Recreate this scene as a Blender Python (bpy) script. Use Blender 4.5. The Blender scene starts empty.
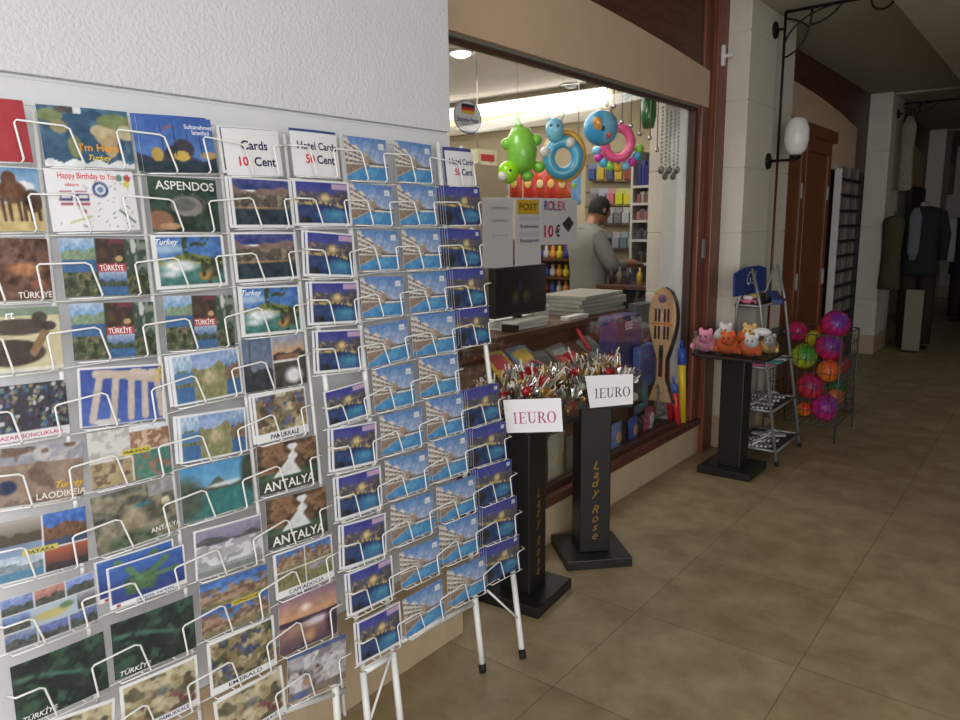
import bpy, math, random
import numpy as np
from mathutils import Vector, Matrix
random.seed(7)
SC = bpy.context.scene
COL = SC.collection
# ---------------------------------------------------------------- camera model
F, YAW, PITCH, ROLL, EYE = 742., 0.6690, 0.1791, -0.0125, 1.5
cy, sy, cp, sp = math.cos(YAW), math.sin(YAW), math.cos(PITCH), math.sin(PITCH)
FW = Vector((-sy*cp, cy*cp, -sp)); RT = Vector((cy, sy, 0)); UP = RT.cross(FW)
R2 = RT*math.cos(ROLL)+UP*math.sin(ROLL); U2 = -RT*math.sin(ROLL)+UP*math.cos(ROLL)
CAM = Vector((0, 0, EYE))
def ray(px, py): return R2*((px-480)/F)+U2*(-(py-360)/F)+FW
def hit(px, py, n, d):
    r = ray(px, py); n = Vector(n); return CAM+r*((d-n.dot(CAM))/n.dot(r))
def Xp(px, py, x): return hit(px, py, (1, 0, 0), x)
def Yp(px, py, y): return hit(px, py, (0, 1, 0), y)
def Zp(px, py, z=0.): return hit(px, py, (0, 0, 1), z)
cam = bpy.data.objects.new('camera', bpy.data.cameras.new('camera')); COL.objects.link(cam)
cam.data.sensor_width = 36; cam.data.lens = F/960*36; cam.data.clip_start = .02
cam.matrix_world = Matrix((( R2.x, U2.x, -FW.x, 0), (R2.y, U2.y, -FW.y, 0), (R2.z, U2.z, -FW.z, EYE), (0, 0, 0, 1)))
SC.camera = cam
# ---------------------------------------------------------------- materials
def lin(c): return c/12.92 if c <= .04045 else ((c+.055)/1.055)**2.4
def rgb(c):
    if isinstance(c, str): c = [int(c[i:i+2], 16)/255 for i in (0, 2, 4)]
    else: c = [v/255 for v in c]
    return tuple(lin(v) for v in c)
_m = {}
def mat(name, c, rough=.6, metal=0., var=.08, scale=14., bump=0., bscale=60., emit=0., coat=0.):
    if name in _m: return _m[name]
    m = bpy.data.materials.new(name); m.use_nodes = True; _m[name] = m
    nt = m.node_tree; b = nt.nodes['Principled BSDF']; L = nt.links
    col = rgb(c)
    b.inputs['Roughness'].default_value = rough; b.inputs['Metallic'].default_value = metal
    tc = nt.nodes.new('ShaderNodeTexCoord')
    if var:
        n = nt.nodes.new('ShaderNodeTexNoise'); n.inputs['Scale'].default_value = scale; n.inputs['Detail'].default_value = 4
        r = nt.nodes.new('ShaderNodeMix'); r.data_type = 'RGBA'
        L.new(tc.outputs['Object'], n.inputs['Vector']); L.new(n.outputs['Fac'], r.inputs['Factor'])
        r.inputs[6].default_value = (*[v*(1-var*1.6) for v in col], 1); r.inputs[7].default_value = (*[min(1, v*(1+var*1.6)) for v in col], 1)
        L.new(r.outputs[2], b.inputs['Base Color'])
    else: b.inputs['Base Color'].default_value = (*col, 1)
    if bump:
        n2 = nt.nodes.new('ShaderNodeTexNoise'); n2.inputs['Scale'].default_value = bscale; n2.inputs['Detail'].default_value = 5
        bp = nt.nodes.new('ShaderNodeBump'); bp.inputs['Strength'].default_value = bump; bp.inputs['Distance'].default_value = .01
        L.new(tc.outputs['Object'], n2.inputs['Vector']); L.new(n2.outputs['Fac'], bp.inputs['Height']); L.new(bp.outputs['Normal'], b.inputs['Normal'])
    if emit:
        b.inputs['Emission Color'].default_value = (*col, 1); b.inputs['Emission Strength'].default_value = emit
    if coat: b.inputs['Coat Weight'].default_value = coat
    return m
def wood(name, c1, c2, rough=.45, scale=3., axis=2):
    if name in _m: return _m[name]
    m = bpy.data.materials.new(name); m.use_nodes = True; _m[name] = m
    nt = m.node_tree; b = nt.nodes['Principled BSDF']; L = nt.links
    tc = nt.nodes.new('ShaderNodeTexCoord'); mp = nt.nodes.new('ShaderNodeMapping')
    s = [14., 14., 14.]; s[axis] = .9; mp.inputs['Scale'].default_value = s
    n = nt.nodes.new('ShaderNodeTexNoise'); n.inputs['Scale'].default_value = scale; n.inputs['Detail'].default_value = 6; n.inputs['Distortion'].default_value = .6
    r = nt.nodes.new('ShaderNodeValToRGB'); r.color_ramp.elements[0].color = (*rgb(c1), 1); r.color_ramp.elements[1].color = (*rgb(c2), 1)
    r.color_ramp.elements[0].position = .3; r.color_ramp.elements[1].position = .7
    L.new(tc.outputs['Object'], mp.inputs['Vector']); L.new(mp.outputs['Vector'], n.inputs['Vector']); L.new(n.outputs['Fac'], r.inputs['Fac'])
    L.new(r.outputs['Color'], b.inputs['Base Color']); b.inputs['Roughness'].default_value = rough
    return m
def glassy(name, tint=(1, 1, 1), refl=.5, maxr=.25):
    if name in _m: return _m[name]
    m = bpy.data.materials.new(name); m.use_nodes = True; _m[name] = m
    nt = m.node_tree; L = nt.links; nt.nodes.remove(nt.nodes['Principled BSDF'])
    o = nt.nodes['Material Output']; t = nt.nodes.new('ShaderNodeBsdfTransparent'); t.inputs['Color'].default_value = (*tint, 1)
    g = nt.nodes.new('ShaderNodeBsdfGlossy'); g.inputs['Roughness'].default_value = .03
    lw = nt.nodes.new('ShaderNodeLayerWeight'); lw.inputs['Blend'].default_value = .35
    mr = nt.nodes.new('ShaderNodeMapRange'); mr.inputs['To Min'].default_value = .02; mr.inputs['To Max'].default_value = maxr
    mx = nt.nodes.new('ShaderNodeMixShader'); L.new(lw.outputs['Fresnel'], mr.inputs['Value']); L.new(mr.outputs['Result'], mx.inputs['Fac'])
    L.new(t.outputs[0], mx.inputs[1]); L.new(g.outputs[0], mx.inputs[2]); L.new(mx.outputs[0], o.inputs['Surface'])
    return m
def picture(name, rough=.3):
    if name in _m: return _m[name]
    m = bpy.data.materials.new(name); m.use_nodes = True; _m[name] = m
    nt = m.node_tree; b = nt.nodes['Principled BSDF']
    a = nt.nodes.new('ShaderNodeAttribute'); a.attribute_name = 'print'
    nt.links.new(a.outputs['Color'], b.inputs['Base Color']); b.inputs['Roughness'].default_value = rough
    return m
PRINT = picture('printed_card', .38); PAPER = picture('printed_paper', .8)
# ---------------------------------------------------------------- mesh builder
class MB:
    def __init__(s): s.v = []; s.f = []; s.mi = []; s.c = []; s.sm = []
    def add(s, vs, fs, mi=0, c=None, sm=False):
        o = len(s.v); s.v += [Vector(p) for p in vs]; s.c += [c]*len(vs)
        for f in fs: s.f.append([i+o for i in f]); s.mi.append(mi); s.sm.append(sm)
        return s
    def box(s, a, b, mi=0, c=None):
        x0, y0, z0 = a; x1, y1, z1 = b
        vs = [(x0, y0, z0), (x1, y0, z0), (x1, y1, z0), (x0, y1, z0), (x0, y0, z1), (x1, y0, z1), (x1, y1, z1), (x0, y1, z1)]
        return s.add(vs, [(0, 3, 2, 1), (4, 5, 6, 7), (0, 1, 5, 4), (1, 2, 6, 5), (2, 3, 7, 6), (3, 0, 4, 7)], mi, c)
    def obox(s, o, ex, ey, ez, mi=0, c=None):   # oriented box: centre o, half vectors
        o = Vector(o); vs = []
        for k in (-1, 1):
            for (i, j) in ((-1, -1), (1, -1), (1, 1), (-1, 1)): vs.append(o+ex*i+ey*j+ez*k)
        return s.add(vs, [(0, 3, 2, 1), (4, 5, 6, 7), (0, 1, 5, 4), (1, 2, 6, 5), (2, 3, 7, 6), (3, 0, 4, 7)], mi, c)
    def prism(s, pts, d, mi=0, c=None):          # polygon extruded by d
        d = Vector(d); n = len(pts); p = [Vector(q) for q in pts]
        fs = [list(range(n))[::-1], list(range(n, 2*n))]+[(i, (i+1) % n, (i+1) % n+n, i+n) for i in range(n)]
        return s.add(p+[q+d for q in p], fs, mi, c)
    def tube(s, pts, r, n=8, mi=0, c=None, closed=False, flat=None):
        pts = [Vector(p) for p in pts]; m = len(pts); rs = r if isinstance(r, (list, tuple)) else [r]*m
        vs = []; ref = None
        for i, p in enumerate(pts):
            if closed: t = pts[(i+1) % m]-pts[i-1]
            else: t = pts[min(i+1, m-1)]-pts[max(i-1, 0)]
            t.normalize()
            if ref is None: ref = t.orthogonal().normalized()
            a = (ref-t*ref.dot(t))
            a = a.normalized() if a.length > 1e-6 else t.orthogonal().normalized()
            ref = a; b = t.cross(a)
            for k in range(n):
                w = 2*math.pi*k/n; vs.append(p+(a*math.cos(w)+b*math.sin(w))*rs[i])
        fs = []
        for i in range(m if closed else m-1):
            j = (i+1) % m
            for k in range(n): fs.append((i*n+k, i*n+(k+1) % n, j*n+(k+1) % n, j*n+k))
        if not closed: fs += [list(range(n))[::-1], list(range((m-1)*n, m*n))]
        return s.add(vs, fs, mi, c, True)
    def lathe(s, prof, o=(0, 0, 0), ax=(0, 0, 1), n=20, mi=0, c=None, sx=1., sy=1., xa=None, sm=True):
        o = Vector(o); ax = Vector(ax).normalized(); a = Vector(xa).normalized() if xa else ax.orthogonal().normalized(); b = ax.cross(a)
        vs = []
        for (r, h) in prof:
            for k in range(n):
                w = 2*math.pi*k/n; vs.append(o+ax*h+a*(r*sx*math.cos(w))+b*(r*sy*math.sin(w)))
        m = len(prof); fs = [(i*n+k, i*n+(k+1) % n, (i+1)*n+(k+1) % n, (i+1)*n+k) for i in range(m-1) for k in range(n)]
        fs += [list(range(n))[::-1], list(range((m-1)*n, m*n))]
        return s.add(vs, fs, mi, c, sm)
    def ball(s, o, r, mi=0, c=None, n=18, sc=(1, 1, 1), cf=None, rot=None):
        o = Vector(o); vs = []; cs = []; m = n//2
        for i in range(m+1):
            t = math.pi*(i+.0)/m; t = max(.02, min(math.pi-.02, t))
            for k in range(n):
                w = 2*math.pi*k/n; p = Vector((math.sin(t)*math.cos(w), math.sin(t)*math.sin(w), math.cos(t)))
                if cf: cs.append(cf(p))
                q = Vector((p.x*sc[0], p.y*sc[1], p.z*sc[2]))*r
                if rot: q = rot @ q
                vs.append(o+q)
        fs = [(i*n+k, (i+1)*n+k, (i+1)*n+(k+1) % n, i*n+(k+1) % n) for i in range(m) for k in range(n)]
        fs += [list(range(n)), list(range(m*n, m*n+n))[::-1]]
        s.add(vs, fs, mi, c, True)
        if cf: s.c[-len(cs):] = cs
        return s
    def grid(s, fn, nu, nv, mi=0, c=None, cf=None, sm=True):
        vs = [fn(i/nu, j/nv) for j in range(nv+1) for i in range(nu+1)]
        fs = [(j*(nu+1)+i, j*(nu+1)+i+1, (j+1)*(nu+1)+i+1, (j+1)*(nu+1)+i) for j in range(nv) for i in range(nu)]
        s.add(vs, fs, mi, c, sm)
        if cf: s.c[-len(vs):] = [cf(i/nu, j/nv) for j in range(nv+1) for i in range(nu+1)]
        return s
    def text(s, body, o, ex, ey, size, mi=0, c=None, align='CENTER', bold=0., shear=0., fit=None, thick=0.0006, lift=0.0012):
        vs, fs = text_mesh(body, bold, shear)
        if not vs: return s
        x0 = min(v[0] for v in vs); x1 = max(v[0] for v in vs); k = size/.72
        kx = k if not fit else fit/max(1e-6, (x1-x0))
        off = {'CENTER': -(x0+x1)/2, 'LEFT': -x0, 'RIGHT': -x1}[align]
        ex = Vector(ex).normalized(); ey = Vector(ey).normalized(); ez = ex.cross(ey); o = Vector(o)
        return s.add([o+ex*((v[0]+off)*kx)+ey*((v[1]-.36)*k)+ez*lift for v in vs], fs, mi, c)
    def mesh(s, name, mats, off=Vector((0, 0, 0))):
        me = bpy.data.meshes.new(name)
        me.from_pydata([tuple(p-off) for p in s.v], [], s.f)
        mats = mats if isinstance(mats, (list, tuple)) else [mats]
        for m in mats: me.materials.append(m)
        me.polygons.foreach_set('material_index', s.mi); me.polygons.foreach_set('use_smooth', s.sm)
        if any(c is not None for c in s.c):
            at = me.color_attributes.new('print', 'FLOAT_COLOR', 'POINT')
            arr = np.ones((len(s.v), 4), np.float32); arr[:, :3] = [c if c is not None else (.8, .8, .8) for c in s.c]
            at.data.foreach_set('color', arr.ravel())
        me.validate(); me.update(); return me
    def build(s, name, mats, parent=None, bevel=0., seg=2, label=None, cat=None, group=None, kind=None, sub=0):
        if parent is not None: off = worldloc(parent)
        else:
            lo = Vector([min(p[i] for p in s.v) for i in range(3)]); hi = Vector([max(p[i] for p in s.v) for i in range(3)])
            off = Vector(((lo.x+hi.x)/2, (lo.y+hi.y)/2, lo.z))
        o = bpy.data.objects.new(name, s.mesh(name, mats, off)); COL.objects.link(o)
        if parent is not None: o.parent = parent
        else: o.location = off
        if bevel:
            b = o.modifiers.new('bevel', 'BEVEL'); b.width = bevel; b.segments = seg; b.limit_method = 'ANGLE'
        if sub:
            q = o.modifiers.new('sub', 'SUBSURF'); q.levels = sub; q.render_levels = sub
        tag(o, label, cat, group, kind); return o
def worldloc(o):
    p = Vector((0, 0, 0))
    while o is not None: p = p+o.location; o = o.parent
    return p
def tag(o, label=None, cat=None, group=None, kind=None):
    for k, v in (('label', label), ('category', cat), ('group', group), ('kind', kind)):
        if v: o[k] = v
    return o
def thing(name, label, cat, loc, group=None):
    o = bpy.data.objects.new(name, None); COL.objects.link(o); o.location = Vector(loc); o.empty_display_size = .05
    return tag(o, label, cat, group)
_t = {}
def text_mesh(body, bold=0., shear=0.):
    k = (body, bold, shear)
    if k in _t: return _t[k]
    cu = bpy.data.curves.new('lettering', 'FONT'); cu.body = body; cu.offset = bold; cu.shear = shear; cu.resolution_u = 3
    ob = bpy.data.objects.new('lettering', cu); me = bpy.data.meshes.new_from_object(ob)
    r = ([tuple(v.co) for v in me.vertices], [list(p.vertices) for p in me.polygons])
    bpy.data.objects.remove(ob); bpy.data.curves.remove(cu); bpy.data.meshes.remove(me)
    _t[k] = r; return r
ORD = ['first', 'second', 'third', 'fourth', 'fifth', 'sixth', 'seventh', 'eighth', 'ninth', 'tenth', 'eleventh', 'twelfth', 'thirteenth', 'fourteenth']
def X(*a): return Vector(a)
EX, EY, EZ = X(1, 0, 0), X(0, 1, 0), X(0, 0, 1)

# ---------------------------------------------------------------- the setting
WX = -1.652      # white wall and pillar face
SX = -1.817      # shop front plane
CEIL = 2.86
white = mat('white_plaster', (214, 214, 217), .85, var=.03, scale=5, bump=.08, bscale=120)
stucco = mat('rough_white_stucco', (214, 214, 217), .9, var=.03, scale=6, bump=.35, bscale=110)
cream = mat('cream_plaster', (212, 206, 194), .8, var=.04, scale=4, bump=.1)
tan = mat('tan_plaster', (200, 172, 144), .8, var=.05, scale=5, bump=.1)
skirt = mat('beige_skirting_tile', (188, 167, 138), .45, var=.14, scale=5)
brown = wood('dark_red_brown_wood', (88, 46, 32), (136, 76, 50), .4)
brownh = wood('dark_red_brown_board', (72, 40, 32), (104, 60, 46), .45, axis=1)
doorw = wood('orange_brown_door_wood', (104, 58, 34), (146, 88, 52), .4)
greyc = mat('grey_ceiling_paint', (178, 174, 162), .9, var=.04, scale=2)
def floor_mat():
    m = bpy.data.materials.new('beige_floor_tile'); m.use_nodes = True; nt = m.node_tree; L = nt.links; b = nt.nodes['Principled BSDF']
    g = nt.nodes.new('ShaderNodeNewGeometry'); mp = nt.nodes.new('ShaderNodeMapping'); mp.inputs['Location'].default_value = (1.197+.605*10, -1.88+.6*10, 0)
    L.new(g.outputs['Position'], mp.inputs['Vector'])
    br = nt.nodes.new('ShaderNodeTexBrick'); br.offset = 0; br.squash = 1
    for k, v in (('Scale', 1), ('Mortar Size', .0022), ('Mortar Smooth', .3), ('Bias', 0), ('Brick Width', .605), ('Row Height', .6)): br.inputs[k].default_value = v
    br.inputs['Color1'].default_value = (*rgb((164, 149, 121)), 1); br.inputs['Color2'].default_value = (*rgb((155, 139, 110)), 1); br.inputs['Mortar'].default_value = (*rgb((124, 106, 82)), 1)
    L.new(mp.outputs['Vector'], br.inputs['Vector'])
    n = nt.nodes.new('ShaderNodeTexNoise'); n.inputs['Scale'].default_value = 5.5; n.inputs['Detail'].default_value = 9; n.inputs['Roughness'].default_value = .66; n.inputs['Distortion'].default_value = .25
    L.new(g.outputs['Position'], n.inputs['Vector'])
    r = nt.nodes.new('ShaderNodeValToRGB'); r.color_ramp.elements[0].position = .36; r.color_ramp.elements[1].position = .66
    r.color_ramp.elements[0].color = (.70, .60, .52, 1); r.color_ramp.elements[1].color = (1.08, 1.07, 1.02, 1)
    L.new(n.outputs['Fac'], r.inputs['Fac'])
    mx = nt.nodes.new('ShaderNodeMix'); mx.data_type = 'RGBA'; mx.blend_type = 'MULTIPLY'; mx.inputs['Factor'].default_value = .85
    L.new(br.outputs['Color'], mx.inputs[6]); L.new(r.outputs['Color'], mx.inputs[7]); L.new(mx.outputs[2], b.inputs['Base Color'])
    n2 = nt.nodes.new('ShaderNodeTexNoise'); n2.inputs['Scale'].default_value = 9
    L.new(g.outputs['Position'], n2.inputs['Vector'])
    mr = nt.nodes.new('ShaderNodeMapRange'); mr.inputs['To Min'].default_value = .35; mr.inputs['To Max'].default_value = .6
    L.new(n2.outputs['Fac'], mr.inputs['Value']); L.new(mr.outputs['Result'], b.inputs['Roughness'])
    bp = nt.nodes.new('ShaderNodeBump'); bp.inputs['Strength'].default_value = .25; bp.inputs['Distance'].default_value = .004; bp.invert = True
    L.new(br.outputs['Fac'], bp.inputs['Height']); L.new(bp.outputs['Normal'], b.inputs['Normal'])
    return m
def struct(mb, name, mats, bevel=0., parent=None): return mb.build(name, mats, parent, bevel, kind='structure' if parent is None else None)
YF = 26.
struct(MB().box((-7, -3.2, -.1), (3.2, YF, 0)), 'floor', floor_mat())
struct(MB().box((-7, -3.2, CEIL), (3.2, YF, CEIL+.12)), 'ceiling', greyc)
struct(MB().box((-.93, -3.2, CEIL-.14), (-.62, YF, CEIL)), 'trim_1', mat('pale_beam', (190, 186, 176), .9), .01)
struct(MB().box((2.6, 1.0, 0), (2.8, YF, CEIL)), 'wall_right', mat('dim_wall', (120, 116, 106), .9))
struct(MB().box((-7, YF, 0), (3.2, YF+.1, CEIL)), 'wall_far', mat('dark_far_wall', (70, 68, 62), .9))
# white wall: tiled skirting, smooth band, groove, rough stucco
w = MB()
w.box((-2.1, -3.2, .33), (WX, 1.948, 1.745), 0)
w.box((-2.1, -3.2, 1.745), (WX-.003, 1.948, 1.797), 0)
w.box((-2.1, -3.2, 1.797), (WX-.016, 1.946, 1.806), 0)
w.box((-2.1, -3.2, 1.806), (WX, 1.948, CEIL), 1)
struct(w, 'wall_left', [white, stucco], .003)
w = MB()
for k in range(9): w.box((-2.1, 1.96-.6*(k+1)+.002, 0), (WX+.008, 1.96-.6*k-.002, .33))
struct(w, 'baseboard_left', skirt, .003)
# ---------------------------------------------------------------- first shop front
P1 = 4.78            # near face of the first pillar
struct(MB().box((SX-.12, 1.95, 0), (SX, 4.62, .19)), 'baseboard_front', skirt, .004)
struct(MB().box((SX-.75, 1.95, .19), (SX+.012, 4.62, .235)), 'trim_2', brownh, .004)
# tall wooden post beside the pillar
w = MB().box((SX-.06, 4.62, 0), (SX+.03, 4.78, CEIL)).box((SX-.10, 4.50, .235), (SX-.005, 4.62, CEIL))
struct(w, 'trim_3', brown, .006)
# board above the window and the tan panel with an arched top
struct(MB().box((SX-.12, 1.95, 2.3), (SX-.02, 4.62, CEIL)), 'wall_front', brownh)
w = MB(); arc = []
for i in range(25):
    y = 4.575-(4.575-.9)*i/24*.73
    t = (4.575-y)/(4.575-2.3); arc.append((SX, y, 2.40+.115*(1-(1-min(t*.93, 1))**2.0)))
w.prism([(SX-.10, 4.575, 2.19), *[(SX-.10, a[1], a[2]) for a in arc], (SX-.10, arc[-1][1], 2.19)], (.10, 0, 0))
struct(w, 'trim_4', tan)
struct(MB().box((SX-.10, 1.95, 2.178), (SX-.02, 4.60, 2.19)), 'trim_5', mat('grey_soffit', (110, 106, 98), .8))
# window glass and its slim frame
wf = MB().box((SX-.075, 1.95, .235), (SX-.035, 1.985, 2.17)).box((SX-.075, 4.46, .235), (SX-.035, 4.50, 2.165)).box((SX-.075, 1.95, .235), (SX-.035, 4.50, .265)).box((SX-.07, 1.95, 2.165), (SX-.04, 4.50, 2.178))
wn = struct(wf, 'window_1', mat('window_frame_brown', (70, 46, 38), .5), .003)
MB().box((SX-.058, 1.985, .265), (SX-.052, 4.46, 2.165)).build('glass_pane', glassy('window_glass'), wn)
# pillars along the arcade, built of plaster courses
def pillar(n, y0, y1):
    w = MB(); z = 0; hs = [.22]+[.405]*6+[.5]
    for i, h in enumerate(hs):
        z1 = min(CEIL, z+h); w.box((-2.3, y0, z+.002), (WX, y1, z1-.002), 1 if i == 0 else 0); z = z1
    w.box((-2.3, y0+.006, 0), (WX-.006, y1-.006, CEIL), 0)
    struct(w, n, [cream, skirt], .006)
pillar('wall_pillar_near', P1, 5.70); pillar('wall_pillar_middle', 9.3, 10.0); pillar('wall_pillar_far', 13.6, 14.3)
pillar('wall_pillar_end', 17.1, 17.8)
# ceiling beam ends over the pillars
for n, (a, b) in enumerate(((P1, 5.7), (9.3, 10.0), (13.6, 14.3))):
    struct(MB().box((WX, a+.1, CEIL-.022), (2.6, b-.1, CEIL)), 'trim_%d' % (6+n), greyc, .005)
# shop fronts further along: brown board, tan panel with an arched top
def front(y0, y1, nm, k):
    struct(MB().box((SX-.2, y0, 1.98), (SX-.06, y1, CEIL)), 'wall_'+nm, brownh)
    ye = y1-.8; arc = []
    for i in range(25):
        y = ye-(ye-y0)*i/24; t = min(1, (ye-y)/(ye-y0)*1.15); arc.append((SX-.05, y, 2.42+.16*(1-(1-t)**2)))
    struct(MB().prism([(SX-.05, ye, 1.98), *arc, (SX-.05, y0, 1.98)], (.05, 0, 0)), 'trim_%d' % k, tan)
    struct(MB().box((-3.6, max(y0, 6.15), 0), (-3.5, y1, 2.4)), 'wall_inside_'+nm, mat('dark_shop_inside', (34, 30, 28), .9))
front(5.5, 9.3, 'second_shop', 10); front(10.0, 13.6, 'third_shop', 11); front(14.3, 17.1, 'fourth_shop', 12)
# doors of the second shop: folding wooden leaves
def leaf(nm, p0, p1, z1):
    d = (p1-p0); L_ = d.length; d.normalize(); nrm = X(d.y, -d.x, 0)
    def ob(u0, u1, za, zb, t, mb): mb.obox(p0+d*((u0+u1)/2)+EZ*((za+zb)/2), d*((u1-u0)/2), nrm*t, EZ*((zb-za)/2))
    w = MB(); ob(0, .1, .02, z1, .022, w); ob(L_-.1, L_, .02, z1, .022, w); ob(.1, L_-.1, .02, .2, .022, w); ob(.1, L_-.1, z1-.12, z1, .022, w); ob(.1, L_-.1, .95, 1.07, .022, w)
    ob(.1, L_-.1, .2, z1-.12, .008, w)
    o = struct(w, nm, doorw, .004)
    MB().obox(p0+d*(L_-.05)+EZ*1.0+nrm*.03, d*.018, nrm*.008, EZ*.07).build('door_handle', mat('brushed_steel', (170, 168, 160), .35, .9), o)
    MB().obox(p0+d*(L_-.05)+EZ*1.75+nrm*.026, d*.02, nrm*.004, EZ*.06).build('lock_plate', mat('brushed_steel', (170, 168, 160), .35, .9), o)
leaf('door_1', X(SX+.008, 5.72, 0), X(SX+.008, 6.62, 0), 2.2)
leaf('door_2', X(SX+.008, 6.66, 0), X(SX+.008, 7.45, 0), 2.2)
struct(MB().box((SX-.1, 5.5, 0), (SX+.04, 5.62, 2.26)).box((SX-.1, 5.5, 2.2), (SX+.04, 7.6, 2.3)), 'trim_13', doorw, .004)
struct(MB().box((SX-.12, 7.45, 0), (SX-.06, 9.3, 1.98)), 'wall_second_shop_side', mat('dark_shopfront', (58, 50, 44), .8))
struct(MB().box((SX-.12, 10.0, 0), (SX-.04, 11.0, 1.98)).box((SX-.12, 12.4, 0), (SX-.04, 13.6, 1.98)), 'wall_third_shop_side', mat('dark_shopfront', (58, 50, 44), .8))

# ---------------------------------------------------------------- shop interior
SW = 6.0            # side wall of the shop
ICE = 2.72
iw = mat('warm_shop_wall', (196, 184, 156), .85, var=.04, scale=3)
struct(MB().box((-6.5, SW, 0), (SX-.2, SW+.1, ICE+.1)), 'wall_shop_side', iw)
struct(MB().box((-6.6, 1.5, 0), (-6.5, SW, ICE+.1)), 'wall_shop_back', iw)
struct(MB().box((-6.5, 1.4, 0), (-2.1, 1.5, ICE+.1)), 'wall_shop_near', iw)
struct(MB().box((-6.5, 1.5, ICE), (SX-.12, SW, ICE+.1)), 'ceiling_shop', mat('shop_ceiling_paint', (212, 206, 190), .9, var=.03))
struct(MB().box((Yp(659, 300, 4.47).x, 4.47, 0), (SX-.085, 4.9, ICE)), 'trim_14', mat('white_inside_pillar', (206, 206, 204), .8), .004)
struct(MB().box((-6.4, SW-.03, 2.40), (-3.25, SW, 2.50)), 'trim_15', mat('shop_ceiling_paint', (212, 206, 190), .9), .003)
lamp_w = mat('glowing_white_lamp', (255, 252, 244), .5, var=0, emit=5.)
t = thing('strip_light', 'long glowing strip light along the top of the shop side wall', 'light', (-4.7, SW-.08, 2.55))
MB().box((-6.3, SW-.12, 2.555), (-3.27, SW-.01, 2.645)).build('diffuser', lamp_w, t, .01)
MB().box((-6.32, SW-.10, 2.645), (-3.25, SW, 2.66)).build('housing', mat('white_metal', (222, 222, 220), .4), t, .004)
def downlight(px, py, label, on=True):
    p = Zp(px, py, ICE); t = thing('ceiling_downlight', label, 'light', (p.x, p.y, ICE-.02), 'shop downlights')
    MB().lathe([(.075, 0), (.098, 0), (.1, -.012), (.09, -.018), (.076, -.016)], (p.x, p.y, ICE), n=24).build('trim_ring', mat('chrome', (190, 190, 190), .25, 1), t)
    MB().lathe([(.004, -.045), (.04, -.04), (.068, -.025), (.075, -.003)], (p.x, p.y, ICE), n=24).build('lamp', mat('glowing_downlight', (255, 250, 240), .5, var=0, emit=9. if on else .0) if on else mat('dim_downlight', (150, 150, 145), .3), t)
downlight(461, 51, 'glowing round downlight in the shop ceiling beside the white wall')
downlight(572, 84, 'unlit round downlight in the shop ceiling near the strip light', False)
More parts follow.
